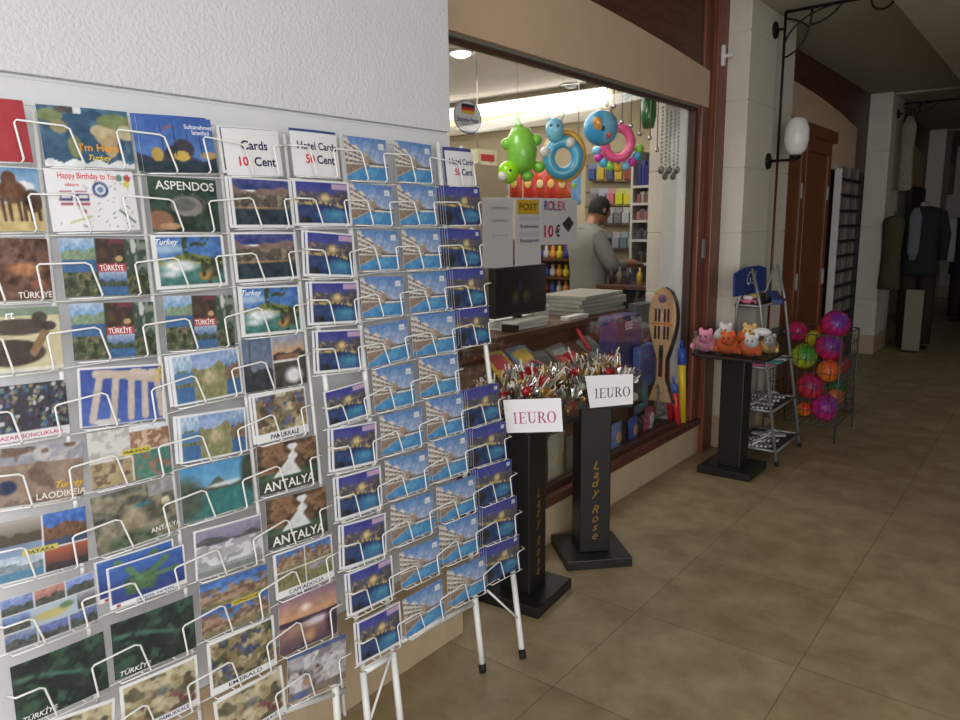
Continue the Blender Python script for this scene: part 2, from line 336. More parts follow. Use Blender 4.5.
# ---------------------------------------------------------------- printed pictures for the postcards
NU, NV = 60, 42
gu, gv = np.meshgrid(np.linspace(0, 1, NU+1), np.linspace(0, 1, NV+1))
def vnoise(sx, sy, seed, oct=3):
    rs = np.random.RandomState(seed); out = np.zeros_like(gu); amp = 1.; tot = 0
    for o in range(oct):
        nx, ny = int(sx*2**o)+2, int(sy*2**o)+2; g = rs.rand(ny+1, nx+1)
        x = gu*(nx-1); y = gv*(ny-1); i = x.astype(int).clip(0, nx-1); j = y.astype(int).clip(0, ny-1); fx = x-i; fy = y-j
        fx = fx*fx*(3-2*fx); fy = fy*fy*(3-2*fy)
        out += amp*((g[j, i]*(1-fx)+g[j, i+1]*fx)*(1-fy)+(g[j+1, i]*(1-fx)+g[j+1, i+1]*fx)*fy); tot += amp; amp *= .55
    return out/tot
class Pic:
    def __init__(s, seed, base=(255, 255, 255)): s.a = np.zeros((NV+1, NU+1, 3)); s.a[:] = base; s.k = seed; s.t = []; s.bw = None
    def mix(s, m, c):
        m = np.clip(m, 0, 1)[..., None]; s.a = s.a*(1-m)+np.array(c, float)*m; return s
    def grad(s, c0, c1, v0=0., v1=1.):
        t = np.clip((gv-v0)/(v1-v0), 0, 1)[..., None]; m = ((gv >= v0) & (gv <= v1))[..., None]
        s.a = np.where(m, np.array(c0, float)*(1-t)+np.array(c1, float)*t, s.a); return s
    def blob(s, c, th=.55, sx=5, sy=4, v0=0, v1=1, u0=0, u1=1, soft=.06, oct=3):
        s.k += 1; n = vnoise(sx, sy, s.k, oct); m = np.clip((n-th)/soft, 0, 1)*((gv >= v0) & (gv <= v1) & (gu >= u0) & (gu <= u1)); return s.mix(m, c)
    def tex(s, amt=28, sx=14, sy=10, v0=0, v1=1, u0=0, u1=1):
        s.k += 1; n = (vnoise(sx, sy, s.k, 2)-.5)*2*amt*((gv >= v0) & (gv <= v1) & (gu >= u0) & (gu <= u1)); s.a = np.clip(s.a+n[..., None], 0, 255); return s
    def ell(s, c, u, v, ru, rv, soft=.15, ring=0.):
        d = np.sqrt(((gu-u)/ru)**2+((gv-v)/rv)**2); m = np.clip((1-d)/soft, 0, 1)
        if ring: m = m*np.clip((d-(1-ring))/soft, 0, 1)
        return s.mix(m, c)
    def rect(s, c, u0, v0, u1, v1): return s.mix(((gu >= u0) & (gu <= u1) & (gv >= v0) & (gv <= v1))*1., c)
    def ridge(s, c, h, amp, seed=None, sx=6, below=0.):      # everything below an uneven skyline
        s.k += 1; rs = np.random.RandomState(s.k); p = rs.rand(sx+2); x = gu*sx; i = x.astype(int).clip(0, sx); f = x-i; f = f*f*(3-2*f)
        e = h+amp*((p[i]*(1-f)+p[(i+1).clip(0, sx+1)]*f)-.5)*2; return s.mix(np.clip((e-gv)/.03, 0, 1)*(gv >= below), c)
    def line(s, c, u0, v0, u1, v1, w):
        dx, dy = u1-u0, (v1-v0); L2 = dx*dx+dy*dy; t = np.clip(((gu-u0)*dx+(gv-v0)*dy)/L2, 0, 1)
        d = np.hypot((gu-u0-t*dx), (gv-v0-t*dy)*.7); return s.mix(np.clip((w-d)/.012+.5, 0, 1), c)
    def sub(s, o, u0, v0, u1, v1):                            # paste another picture into a window
        uu = np.clip((gu-u0)/(u1-u0), 0, 1); vv = np.clip((gv-v0)/(v1-v0), 0, 1)
        i = (uu*NU).round().astype(int); j = (vv*NV).round().astype(int); m = ((gu >= u0) & (gu <= u1) & (gv >= v0) & (gv <= v1))[..., None]
        s.a = np.where(m, o.a[j, i], s.a); return s
    def border(s, l=.04, r=.04, b=.05, t=.05, c=(238, 238, 240)): return s.mix(((gu < l) | (gu > 1-r) | (gv < b) | (gv > 1-t))*1., c)
    def text(s, body, u, v, size, c, align='CENTER', bold=.012, shear=0, fit=None, rot=0): s.t.append((body, u, v, size, c, align, bold, shear, fit, rot)); return s
D = {}
def coast(k, sky=(110, 150, 215), hill=(88, 96, 62), sea=(40, 96, 170)): return Pic(k).grad(sky, (170, 195, 230), .5, 1).ridge(hill, .62, .12).tex(35).mix((gv < .34)*1., sea).tex(15)
def forest(k): return Pic(k, (70, 84, 50)).blob((120, 112, 70)).blob((46, 58, 34), .5).tex(40)
D['red'] = Pic(1, (206, 32, 46)).tex(6)
D['map'] = Pic(2, (30, 78, 122)).blob((58, 110, 150), .55, 4, 3).ell((196, 168, 112), .72, .55, .16, .2).ell((214, 186, 128), .66, .62, .14, .12).ell((196, 162, 106), .74, .38, .09, .22).ell((120, 138, 70), .84, .8, .24, .14).ell((210, 196, 140), .95, .62, .12, .14).ell((110, 132, 72), .12, .84, .15, .12).ell((150, 142, 84), .2, .66, .1, .12).ell((128, 140, 72), .34, .34, .08, .2).ell((70, 66, 62), .28, .95, .12, .06).mix((gv < .1+.03*np.sin(gu*25))*1., (232, 236, 242)).mix(((gv > .9) & (gu > .38) & (gu < .46))*1., (238, 240, 244)).tex(22).text("I'm Here!", .62, .34, .11, (240, 160, 40)).text('Turkey', .6, .17, .08, (232, 205, 60), shear=.4)
D['mosque'] = Pic(3).grad((60, 126, 220), (32, 84, 200)).ridge((40, 46, 74), .26, .08).ell((52, 46, 60), .55, .42, .16, .2).ell((46, 42, 58), .4, .32, .12, .16).ell((206, 166, 50), .2, .32, .08, .14).ell((228, 186, 44), .52, .3, .12, .1).ell((214, 160, 70), .9, .32, .14, .07)
for q in (.28, .45, .62, .8): D['mosque'].line((34, 50, 100), q, .3, q, .84, .006)
D['mosque'].line((190, 70, 60), .33, .78, .42, .84, .012).mix((gv < .2)*1., (22, 44, 62)).tex(16).text('Sultanahmet', .8, .84, .07, (240, 240, 250)).text('Istanbul', .82, .74, .07, (240, 240, 250))
D['camels'] = Pic(4).grad((222, 190, 110), (206, 168, 84), 0, .45).grad((170, 205, 235), (86, 150, 215), .45, 1).ell((232, 238, 244), .8, .7, .14, .1).ell((112, 62, 34), .64, .62, .2, .2).ell((104, 56, 32), .62, .82, .1, .14).ell((70, 40, 28), .88, .48, .14, .2)
for q in (.5, .58, .7, .76, .84, .94): D['camels'].line((80, 46, 30), q, .5, q+.01, .18, .022)
D['camels'].tex(30)
p = Pic(5, (240, 240, 246)); rs = random.Random(3)
for i in range(46): p.ell(rs.choice([(120, 120, 200), (90, 80, 170), (210, 120, 150), (150, 170, 210)]), rs.uniform(.1, .95), rs.uniform(.05, .8), .013, .016)
for x0 in (.12, .3):
    p.rect((206, 60, 90), x0, .62, x0+.13, .645).rect((60, 56, 130), x0, .48, x0+.14, .6).rect((236, 232, 240), x0+.02, .53, x0+.12, .58).rect((196, 70, 90), x0, .42, x0+.14, .47)
p.ell((28, 48, 140), .58, .68, .1, .14).ell((238, 240, 246), .58, .68, .068, .095).ell((70, 130, 200), .58, .68, .04, .055).ell((200, 60, 70), .92, .88, .05, .06).ell((60, 160, 130), .82, .88, .04, .06).ell((240, 225, 60), .9, .78, .045, .06).ell((205, 50, 70), .37, .32, .03, .04).line((40, 90, 50), .78, .34, .95, .14, .012).line((208, 196, 90), .2, .14, .44, .24, .01)
D['birthday'] = p.text('Happy Birthday to You', .46, .9, .085, (214, 62, 70), fit=.66).text('nature', .27, .755, .05, (205, 50, 60))
D['theatre'] = Pic(6, (38, 66, 48)).blob((28, 46, 34), .5).ell((128, 128, 118), .52, .48, .25, .2, .12).ell((92, 94, 90), .48, .5, .19, .13, .2).ell((176, 176, 162), .54, .5, .26, .21, .06, .08).ell((150, 92, 60), .12, .2, .2, .2).ell((196, 140, 84), .25, .1, .16, .07).tex(16).text('ASPENDOS', .53, .86, .14, (226, 228, 224), fit=.86)
D['mosaic'] = Pic(7, (112, 66, 48)).blob((78, 44, 36), .5, 8, 6).ell((196, 112, 60), .68, .5, .28, .14, .5).ell((182, 88, 62), .84, .26, .13, .1, .6).tex(38).text('T\u00dcRK\u0130YE', .78, .08, .09, (238, 232, 226))
p = Pic(8, (60, 70, 50)).sub(coast(81, (60, 140, 215), (120, 150, 110)), 0, .42, .38, 1).sub(forest(82), 0, 0, .38, .42).sub(Pic(83, (58, 40, 34)).blob((84, 56, 36), .55).ell((206, 160, 90), .78, .3, .14, .12), .385, .5, .72, 1).sub(coast(84, (50, 90, 170), (60, 80, 60)), .385, 0, .72, .44).sub(Pic(85, (50, 74, 60)).blob((126, 140, 120), .55).ell((200, 206, 200), .4, .8, .14, .25), .725, .4, 1, 1).sub(forest(86), .725, 0, 1, .4)
p.rect((204, 48, 58), .385, .42, .72, .56).rect((120, 40, 60), .55, .92, .73, 1)
D['turkey'] = p.text('T\u00dcRK\u0130YE', .55, .49, .085, (250, 244, 244), fit=.28)
D['falls'] = Pic(9).grad((60, 130, 215), (40, 100, 205), .4, 1).ell((150, 190, 235), .2, .75, .3, .12, .6).ridge((128, 142, 52), .62, .1).blob((52, 70, 34), .55, 6, 5, .5, 1, .4, 1).mix((gv < .45)*1., (48, 124, 116)).ell((232, 240, 244), .34, .42, .3, .14, .5).ell((220, 232, 236), .2, .28, .18, .1, .7).ell((120, 96, 50), .78, .28, .14, .18, .5).ell((206, 132, 40), .66, .22, .1, .1, .4).blob((60, 64, 40), .52, 7, 6, 0, .85, .62, 1).tex(30).border(.055, .035, .06, .04).text('Turkey', .2, .88, .09, (240, 244, 250), shear=.4)
D['ducks'] = Pic(10, (218, 206, 152)).mix((gv > .86)*1., (120, 150, 120)).ell((66, 52, 44), .4, .3, .42, .22, .1).ell((72, 58, 50), .52, .7, .4, .14, .12).ell((70, 60, 50), .76, .84, .1, .1, .15).line((150, 108, 62), .82, .62, .66, .3, .05).ell((62, 50, 40), .86, .7, .1, .08).mix((gv < .06)*1., (232, 228, 200)).tex(14).text('rt', .42, .9, .12, (250, 250, 250))
p = Pic(11, (52, 50, 66)); rs = random.Random(5)
for i in range(170): p.ell(rs.choice([(190, 190, 200), (60, 80, 150), (90, 60, 80), (160, 150, 140), (50, 60, 110), (120, 110, 100), (150, 140, 90), (60, 120, 130), (30, 30, 50)]), rs.random(), rs.uniform(.16, 1), .026, .04)
D['beads'] = p.mix((gv < .15)*1., (236, 234, 238)).text('NAZAR BONCUKLARI', .5, .075, .06, (196, 60, 110), fit=.8)
p = Pic(12).grad((52, 94, 206), (34, 60, 176))
for a, b in ((.24, .14), (.42, .37), (.6, .575), (.76, .75), (.9, .96)): p.line((208, 186, 172), a, .86, b, .1, .04)
p.line((206, 182, 160), .2, .88, .55, .84, .05).line((206, 180, 158), .55, .82, .88, .74, .045).ell((212, 190, 170), .66, .88, .1, .07).ell((214, 196, 176), .86, .86, .07, .07).ell((210, 204, 200), .3, .06, .16, .06)
D['temple'] = p.tex(14).border(.03, .02, .02, .04).text('Side', .94, .82, .1, (236, 196, 50), rot=90)
p = Pic(13).sub(coast(131, (120, 170, 220), (88, 104, 60)), 0, 0, .3, 1).rect((60, 120, 190), 0, .42, .3, .62).sub(Pic(132).grad((120, 138, 84), (150, 150, 96), 0, .5).grad((150, 178, 226), (110, 150, 220), .5, 1).ridge((136, 136, 76), .74, .1).ell((190, 172, 120), .5, .46, .3, .2, .6).tex(30), .3, 0, .76, 1).sub(coast(133, (60, 120, 200), (124, 96, 70)), .76, 0, 1, 1)
D['hillside'] = p.border(.035, .02, .03, .04)
D['bay'] = Pic(14).grad((28, 46, 130), (54, 58, 150), .75, 1).ridge((128, 96, 88), .84, .12).ridge((84, 72, 62), .7, .08).blob((150, 128, 100), .6, 16, 12, .4, .72, soft=.1).mix((gv < .38)*1., (24, 44, 60)).ell((200, 150, 90), .4, .4, .5, .03, .8).tex(26).border(.05, .03, .07, .04)
D['lighthouse'] = Pic(15).sub(Pic(151).grad((120, 130, 150), (70, 96, 140)).ridge((40, 44, 52), .46, .1).line((60, 56, 54), .2, .3, .25, .95, .03), 0, 0, .45, 1).sub(Pic(152, (50, 52, 50)).grad((230, 160, 90), (130, 150, 200), .65, 1).ridge((60, 56, 48), .7, .08).rect((226, 220, 214), 0, .48, .8, .54).rect((150, 90, 60), .1, .54, .8, .64).ell((236, 240, 244), .6, .2, .34, .2, .5), .45, 0, 1, 1).tex(22).line((190, 180, 176), .45, 0, .45, 1, .008)
D['cotton'] = Pic(16, (160, 132, 86)).blob((206, 186, 140), .52).blob((92, 70, 46), .56).blob((70, 80, 130), .58, 6, 6).blob((112, 96, 60), .56, 9, 7).tex(34).border(.05, .03, .17, .05).text('PAMUKKALE', .52, .09, .085, (40, 36, 50), bold=.02)
D['cascade'] = Pic(17, (92, 60, 34)).blob((142, 92, 56), .5).blob((60, 44, 30), .52).mix((gv < .4)*(1.), (52, 84, 54)).mix(np.clip((.07+.03*np.sin(gv*30)-abs(gu-.57))/.03, 0, 1)*(gv > .55)*(gv < .93), (226, 228, 230)).mix(np.clip(((.72-gv)*.62-abs(gu-.52+(.7-gv)*.14))/.04, 0, 1)*(gv > .3)*(gv < .72), (222, 228, 230)).mix((gv < .26)*1., (44, 56, 40)).tex(26).text('ANTALYA', .5, .14, .17, (238, 236, 232), fit=.86)
def fairy(k): return Pic(k).grad((70, 140, 225), (30, 90, 200), .4, 1).ridge((170, 130, 96), .62, .24, sx=14).blob((120, 84, 62), .52, 9, 8, 0, .8).mix((gv < .18)*1., (130, 120, 70)).tex(32)
D['chimneys'] = Pic(18, (236, 236, 236)).sub(fairy(181), 0, .56, .49, 1).sub(fairy(182), .51, .56, 1, 1).sub(Pic(183, (120, 116, 60)).tex(40), 0, .16, .49, .54).sub(Pic(184).grad((110, 112, 60), (160, 150, 80)).ell((150, 140, 150), .4, .75, .4, .2).tex(34), .51, .16, 1, .54).border(.05, .03, .15, .04).text('CAPPADOCIA', .5, .075, .07, (50, 46, 60), fit=.6)
D['sunset'] = Pic(19).grad((70, 44, 74), (226, 150, 96), 0, .62).grad((226, 150, 96), (140, 92, 130), .62, 1).ell((255, 236, 200), .44, .74, .12, .1, .8).mix(((gv < .56) & (gv > .46))*1., (66, 40, 70)).ell((220, 200, 214), .62, .42, .3, .1, .6).ell((222, 150, 90), .5, .18, .14, .16, .8).ell((54, 34, 58), .92, .3, .2, .3, .6).tex(16)
D['cliff'] = Pic(20, (170, 162, 168)).blob((132, 120, 128), .5).blob((206, 200, 206), .56).blob((112, 64, 50), .68, 9, 8).mix((gv < .16)*1., (120, 104, 90)).ell((60, 86, 160), .2, .06, .2, .1, .6).mix((gv > .9)*1., (52, 84, 150)).ell((206, 130, 60), .3, .3, .05, .1, .5).tex(26)
D['lake'] = Pic(21).grad((90, 180, 232), (44, 140, 216), .5, 1).ridge((66, 86, 70), .62, .16).mix((gv < .46)*1., (30, 122, 122)).ell((206, 218, 220), .6, .56, .34, .05, .5).ell((62, 82, 64), .05, .4, .3, .5, .4).ell((50, 64, 50), 1, .7, .2, .5, .4).tex(18)
D['terrace'] = Pic(22).grad((188, 190, 200), (150, 150, 166), .2, .66).grad((120, 112, 150), (150, 140, 176), .66, 1).ridge((70, 74, 76), .74, .08, below=.62).mix((gv < .34)*1., (150, 156, 158)).mix((gv < .14)*1., (120, 130, 122)).blob((214, 214, 222), .56, 7, 8, .2, .66).tex(16).border(.03, .01, .01, .03)
D['rocks'] = Pic(23, (236, 236, 236)).sub(fairy(231), 0, .5, 1, 1).sub(fairy(232), 0, 0, 1, .48).rect((236, 206, 40), .42, .42, .86, .52).text('CAPPADOCIA', .64, .47, .05, (60, 40, 30), fit=.38)
D['valley'] = Pic(24, (140, 118, 70)).blob((184, 164, 112), .5).blob((70, 74, 46), .55, 8, 6).blob((58, 70, 120), .64, 7, 6).tex(34).border(.05, .04, .14, .05).text('EMERALD', .5, .075, .06, (40, 40, 60), fit=.5)
D['pools'] = Pic(25, (230, 226, 220)).sub(Pic(251, (214, 210, 204)).blob((178, 176, 170), .55), 0, .46, .5, 1).sub(Pic(252, (160, 104, 70)).blob((216, 176, 140), .5).mix((gv > .75)*1., (220, 226, 240)).tex(30), .5, .54, 1, 1).sub(Pic(253, (178, 150, 100)).blob((120, 90, 60), .55).tex(26), 0, 0, .5, .44).sub(Pic(254, (60, 130, 106)).blob((150, 100, 84), .5).tex(26), .5, 0, 1, .52).rect((232, 214, 40), .38, .5, .74, .58).text('PAMUKKALE', .56, .54, .045, (70, 50, 30), fit=.32).line((236, 232, 226), .5, 0, .5, .46, .008)
D['canyon'] = Pic(26, (84, 84, 70)).blob((132, 122, 92), .5).ell((160, 140, 104), .46, .4, .22, .36, .5).ell((40, 110, 130), .58, .66, .14, .06, .5).ell((150, 150, 130), .2, .72, .22, .12, .2, .2).mix(((gv > .74) & (gu > .68))*1., (150, 146, 150)).ell((214, 200, 150), .88, .6, .06, .09).ell((62, 84, 58), .4, .1, .4, .2, .6).tex(36).text('ANTALYA', .84, .14, .075, (230, 230, 226))
D['turtle'] = Pic(27).grad((26, 36, 130), (36, 96, 208)).ell((74, 124, 70), .4, .46, .24, .22, .2).line((80, 140, 84), .38, .55, .26, .84, .045).line((66, 118, 72), .5, .55, .74, .84, .05).line((74, 130, 80), .56, .5, .9, .52, .035).ell((60, 104, 62), .3, .3, .1, .1).blob((46, 90, 60), .55, 12, 10, .2, .7, .2, .6).tex(12).border(.03, .03, .11, .04).ell((206, 40, 60), .1, .05, .03, .04).text('caretta caretta', .56, .055, .06, (70, 80, 150), fit=.5)
D['night_map'] = Pic(28, (28, 46, 38)).blob((38, 78, 54), .52, 5, 4).blob((20, 30, 28), .5, 6, 5).ell((52, 110, 84), .12, .72, .14, .06, .6).line((44, 104, 84), .3, .7, .7, .5, .02).tex(12).text('T\u00dcRK\u0130YE', .24, .08, .075, (232, 232, 232), shear=.25)
D['ruins'] = Pic(29, (156, 124, 100)).mix((gv > .7)*1., (150, 152, 168)).blob((192, 186, 190), .55, 7, 5, .7, 1).blob((118, 88, 70), .54).ell((30, 44, 90), .14, .32, .12, .14, .25).ell((196, 170, 148), .5, .5, .5, .4, .06, .05).tex(24).text('LAODIKEIA', .74, .1, .1, (232, 226, 216)).text('Turkey', .84, .27, .1, (230, 190, 50), shear=.4)
D['dusk'] = Pic(30, (236, 236, 240)).sub(Pic(301).grad((90, 80, 70), (180, 168, 160), .4, 1).ridge((80, 66, 50), .6, .1).mix((gv < .3)*1., (120, 150, 200)), 0, .4, .49, 1).sub(Pic(302).grad((40, 90, 210), (50, 110, 226)).ridge((120, 76, 52), .62, .12).tex(36).mix((gv < .2)*1., (50, 70, 120)), .51, .42, 1, 1).sub(coast(303, (200, 220, 230), (120, 140, 160), (60, 130, 180)), 0, 0, .49, .4).sub(Pic(304).grad((60, 44, 50), (214, 80, 50)).ridge((56, 46, 50), .3, .1), .51, 0, 1, .4).rect((232, 210, 60), .28, .36, .66, .46).text('PATARA', .47, .41, .05, (60, 50, 90), fit=.3)
p = Pic(31, (214, 214, 222)); cs = [(60, 90, 170), (150, 70, 60), (70, 100, 190), (52, 90, 170), (0, 0, 0), (90, 90, 110), (60, 80, 130), (50, 64, 150), (40, 60, 130)]
for i in range(9):
    u0 = (i % 3)/3; v0 = 1-(i//3+1)/3; q = Pic(310+i, cs[i]).grad(cs[i], tuple(min(255, c+60) for c in cs[i])).ridge((70, 76, 70), .5, .14).tex(36)
    p.sub(q, u0+.006, v0+.01, u0+.327, v0+.323)
D['nine'] = p.rect((170, 190, 214), .27, .3, .78, .66).ell((206, 190, 96), .5, .46, .22, .1, .3).ell((90, 140, 80), .66, .54, .1, .08, .4)
D['flowers'] = Pic(32, (196, 180, 132)).blob((160, 138, 88), .5).blob((92, 88, 56), .57, 6, 5).blob((120, 54, 60), .64, 7, 6, 0, .6).ell((96, 98, 90), .5, .6, .14, .12, .6).tex(32).border(.04, .05, .14, .05).text('PAMUKKALE', .64, .075, .06, (60, 60, 110), fit=.4)
def night(k, tag_):
    p = Pic(k).grad((60, 66, 150), (36, 44, 170), .62, 1).ridge((70, 66, 84), .76, .05).blob((150, 120, 96), .62, 22, 12, .46, .76, soft=.1).ell((238, 200, 110), .52, .62, .12, .14, .7).mix((gv < .46)*1., (20, 44, 110)).mix(np.clip(1-abs(gv-.5+.06*(gu<.3)+.2*(gu-.5))/.05, 0, 1)*(vnoise(20, 4, k+9, 2) > .42), (240, 198, 70))
    p.ell((30, 110, 176), .66, .22, .36, .2, .4).ell((40, 150, 190), .7, .26, .2, .08, .8).blob((30, 30, 40), .56, 6, 6, 0, .5, 0, .26).tex(20)
    if tag_: p.rect((232, 234, 244), .82, .84, .92, .95).rect((150, 160, 210), .85, .88, .89, .92)
    else: p.rect((196, 150, 196), .66, .82, .97, .93).rect((150, 80, 130), .74, .02, .9, .06)
    return p
D['night_white'] = night(33, False).border(.045, .035, .055, .04)
D['night_tag'] = night(34, True)
p = Pic(35).grad((176, 190, 228), (62, 124, 214), .38, 1).blob((190, 202, 232), .5, 3, 3, .5, .85, .4, 1, .3)
edge = .97-.78*gu+.05*np.sin(gu*30); bld = (gu < .52) & (gv < edge) & (gv > .3)
p.mix(bld*1., (190, 172, 152))
for k in range(5):                                       # balconies running away in perspective
    f = (.93-.14*k); yv_ = f-(f-.36)*gu*1.25
    p.mix((bld & (abs(gv-yv_) < .022))*1., (232, 226, 220)); p.mix((bld & (abs(gv-yv_+.055*(1-gu)) < .026))*1., (112, 94, 82))
for q in (.06, .17, .27, .36, .43, .49): p.mix((bld & (abs(gu-q) < .008))*1., (206, 192, 176))
p.ell((168, 136, 108), .5, .5, .08, .12, .4).ell((150, 112, 84), .6, .43, .1, .06, .5).mix(((gv < .42) & (gv > .36) & (gu > .5))*1., (74, 84, 92)).mix(((gv < .36) & (gu < .5))*1., (140, 112, 92))
pool = (gv < .34-.55*np.clip(.42-gu, 0, 1)) & (gv > .02)
p.mix(pool*1., (34, 132, 214)).ell((70, 172, 236), .55, .2, .34, .12, .8).mix((np.abs(gv-(.34-.55*np.clip(.42-gu, 0, 1))) < .016)*(gu < .9), (176, 158, 134)).tex(24, 22, 16).tex(12)
D['pool'] = p.rect((232, 234, 242), .8, .74, .92, .9).rect((170, 170, 200), .83, .8, .89, .83)
D['sign_ten'] = Pic(36, (240, 240, 243)).text('Cards', .52, .66, .17, (36, 34, 78), bold=.022).text('10', .3, .31, .17, (214, 40, 66), bold=.022).text('Cent', .68, .31, .17, (36, 34, 78), bold=.022)
D['sign_hotel'] = Pic(37, (238, 238, 241)).text('Hotel Cards', .54, .7, .15, (36, 34, 78), bold=.02, fit=.84).text('50', .36, .4, .17, (214, 40, 66), bold=.022).text('Cent', .7, .4, .17, (36, 34, 78), bold=.022)
D['blue'] = Pic(38).grad((46, 66, 160), (40, 56, 150)).tex(10)
CW, CH = .2, .145
_c = {}
def card_mesh(k):
    if k in _c: return _c[k]
    p = D[k]; m = MB(); bow = lambda u: .003*(1-(2*u-1)**2); L_ = lambda c: tuple(lin(min(1, max(0, x/255))) for x in c)
    lut = np.clip(p.a/255, 0, 1); lut = lut*.72+lut.mean(axis=2, keepdims=True)*.28; lut = .10+lut*.84; lut = np.where(lut <= .04045, lut/12.92, ((lut+.055)/1.055)**2.4)  # greys and lifts the print, putting lens haze into the card colours
    m.grid(lambda u, v: ((u-.5)*CW, (v-.5)*CH, bow(u)), NU, NV, cf=lambda u, v: tuple(lut[int(round(v*NV)), int(round(u*NU))]))
    m.grid(lambda u, v: ((.5-u)*CW, (v-.5)*CH, bow(u)-.0012), 8, 1, c=L_((226, 226, 226)))
    n = 8
    for v, s_ in ((0, 1), (1, -1)):
        vs = [((i/n-.5)*CW, (v-.5)*CH, bow(i/n)-q) for q in (0, .0012) for i in range(n+1)]
        m.add(vs, [((i, i+n+1, i+n+2, i+1) if s_ > 0 else (i, i+1, i+n+2, i+n+1)) for i in range(n)], 0, L_((214, 214, 226)))
    for u in (0, 1):
        x = (u-.5)*CW; m.add([(x, -CH/2, 0), (x, CH/2, 0), (x, CH/2, -.0012), (x, -CH/2, -.0012)], [(0, 1, 2, 3)], 0, L_((214, 214, 226)))
    for (b, u, v, sz, c, al, bold, sh, fit, rot) in p.t:
        ex, ey = (EX, EY) if not rot else (EY, -EX)
        i0 = len(m.v); m.text(b, ((u-.5)*CW, (v-.5)*CH, 0), ex, ey, sz*CH*1.15, 0, L_(c), al, bold, sh, fit*CW if fit else None, lift=.0006)
        for q in m.v[i0:]: q.z += bow(q.x/CW+.5)
    _c[k] = m.mesh('postcard', PRINT); return _c[k]
# ---------------------------------------------------------------- the leaning racks: one plane x = RX0 - RK*z
RX0, RK = -1.428, .0883
RN = X(1, 0, RK).normalized()
def Rp(px, py, d=0.): return hit(px, py, RN, RN.dot(X(RX0, 0, 0))+d)
class Slot: pass
def place_card(k, q, d, label, group, shift=0., tilt=0.):
    P = [Rp(x, y, d) for x, y in q]; tl, tr, br, bl = P; c = (tl+tr+br+bl)/4; ex = (tr-tl+br-bl)/2; ey = (tl-bl+tr-br)/2
    w_, h_ = ex.length, ey.length; ex = ex.normalized(); ey = (ey-ex*ey.dot(ex)).normalized(); ez = ex.cross(ey)
    o = bpy.data.objects.new('postcard' if not k.startswith('sign') else 'price_card', card_mesh(k)); COL.objects.link(o)
    o.matrix_world = Matrix.Translation(c+ex*shift) @ Matrix((ex, ey, ez)).transposed().to_4x4() @ Matrix.Diagonal((w_/CW, h_/CH, 1, 1))
    tag(o, label, 'postcard' if not k.startswith('sign') else 'sign', group)
    s = Slot(); s.c, s.ex, s.ey, s.ez, s.w, s.h = c, ex, ey, ez, w_, h_; s.P = P; return s
# columns: (design, TL, TR, BR, BL) in photo order, top row first
A0 = [('red', (-60, 93), (24, 101), (32, 162), (-52, 160)), ('camels', (-45, 166), (41, 169), (42, 231), (-40, 232)), ('mosaic', (-36, 238), (50, 239), (50, 299), (-35, 302)), ('ducks', (-30, 310), (60, 306), (62, 368), (-25, 376)), ('beads', (-20, 388), (68, 380), (67.5, 432), (-15, 447)), ('ruins', (-10, 452), (84, 439), (82.5, 497), (-5, 507)), ('dusk', (-8, 525), (89, 505), (85, 562), (-4, 585)), ('nine', (2, 601), (97, 570), (96, 620), (2, 655)), ('night_map', (11, 668), (102.5, 630.5), (110, 687.5), (16, 728)), ('flowers', (30, 728), (111, 697.5), (118, 755), (35, 785))]
A1 = [('map', (36, 104), (128, 112), (134, 169), (45, 166)), ('birthday', (44, 169), (132, 171), (140.5, 231), (52.5, 231)), ('turkey', (64, 239.5), (149, 239), (146, 294.5), (60.5, 296)), ('turkey', (74, 304), (157, 302), (153, 354), (69.5, 361)), ('temple', (77.5, 369), (165, 362.5), (163, 419), (79.5, 427.5)), ('pools', (86, 435), (166, 419), (174, 472.5), (92.5, 489)), ('canyon', (87.5, 500), (170, 476), (180, 529), (100, 555)), ('turtle', (109, 567.5), (186, 544), (185, 582.5), (107.5, 612.5)), ('night_map', (109, 625), (192, 595.5), (197, 646), (116, 681)), ('flowers', (117.5, 687.5), (196, 655), (201, 702.5), (125, 740))]
A2 = [('mosque', (135, 115), (214, 120), (214.5, 173), (144, 172)), ('theatre', (152, 178), (220, 180.5), (216, 232), (147, 230)), ('falls', (151, 235.5), (223, 234.5), (228, 285.5), (156, 290)), ('turkey', (168, 297.5), (236, 294.5), (231, 346), (162.5, 349)), ('hillside', (173, 357), (242, 345.6), (239.6, 394), (170, 407)), ('hillside', (179.6, 418.5), (247, 405), (246, 453), (177.5, 463)), ('lake', (177.5, 471), (247.5, 454), (256, 503), (185, 523)), ('terrace', (194, 532), (262, 512.5), (262, 560), (195.5, 581)), ('rocks', (197.5, 588), (264, 563.5), (271.7, 613), (204, 637.5)), ('valley', (205, 645), (271.7, 615), (279, 663), (212.5, 696)), ('flowers', (212.5, 702.5), (281.7, 665), (286.7, 710), (220, 752))]
A3 = [('sign_ten', (221.7, 128), (278, 131), (283, 176.7), (226.7, 174.7)), ('bay', (230, 176.7), (291, 179.7), (292, 228), (232.5, 227.5)), ('bay', (232.7, 233), (296, 232), (297, 279), (234, 282.5)), ('falls', (238, 287), (299, 285), (303.5, 331.5), (241.5, 337.7)), ('lighthouse', (242, 341.5), (303.5, 333), (306.7, 383), (245, 392.5)), ('cotton', (251.5, 396), (305.6, 384.6), (308, 432), (257.7, 444.6)), ('cascade', (256, 447.7), (316, 435), (318, 481), (260, 496)), ('cascade', (264, 502), (325.6, 485.4), (328, 531), (269.4, 550)), ('chimneys', (271.5, 556), (331, 533.7), (335, 576), (277.7, 600)), ('sunset', (276.7, 603), (335, 581.7), (338.3, 631.7), (281.7, 655)), ('cliff', (285, 658), (345, 633), (347, 677), (290, 702))]
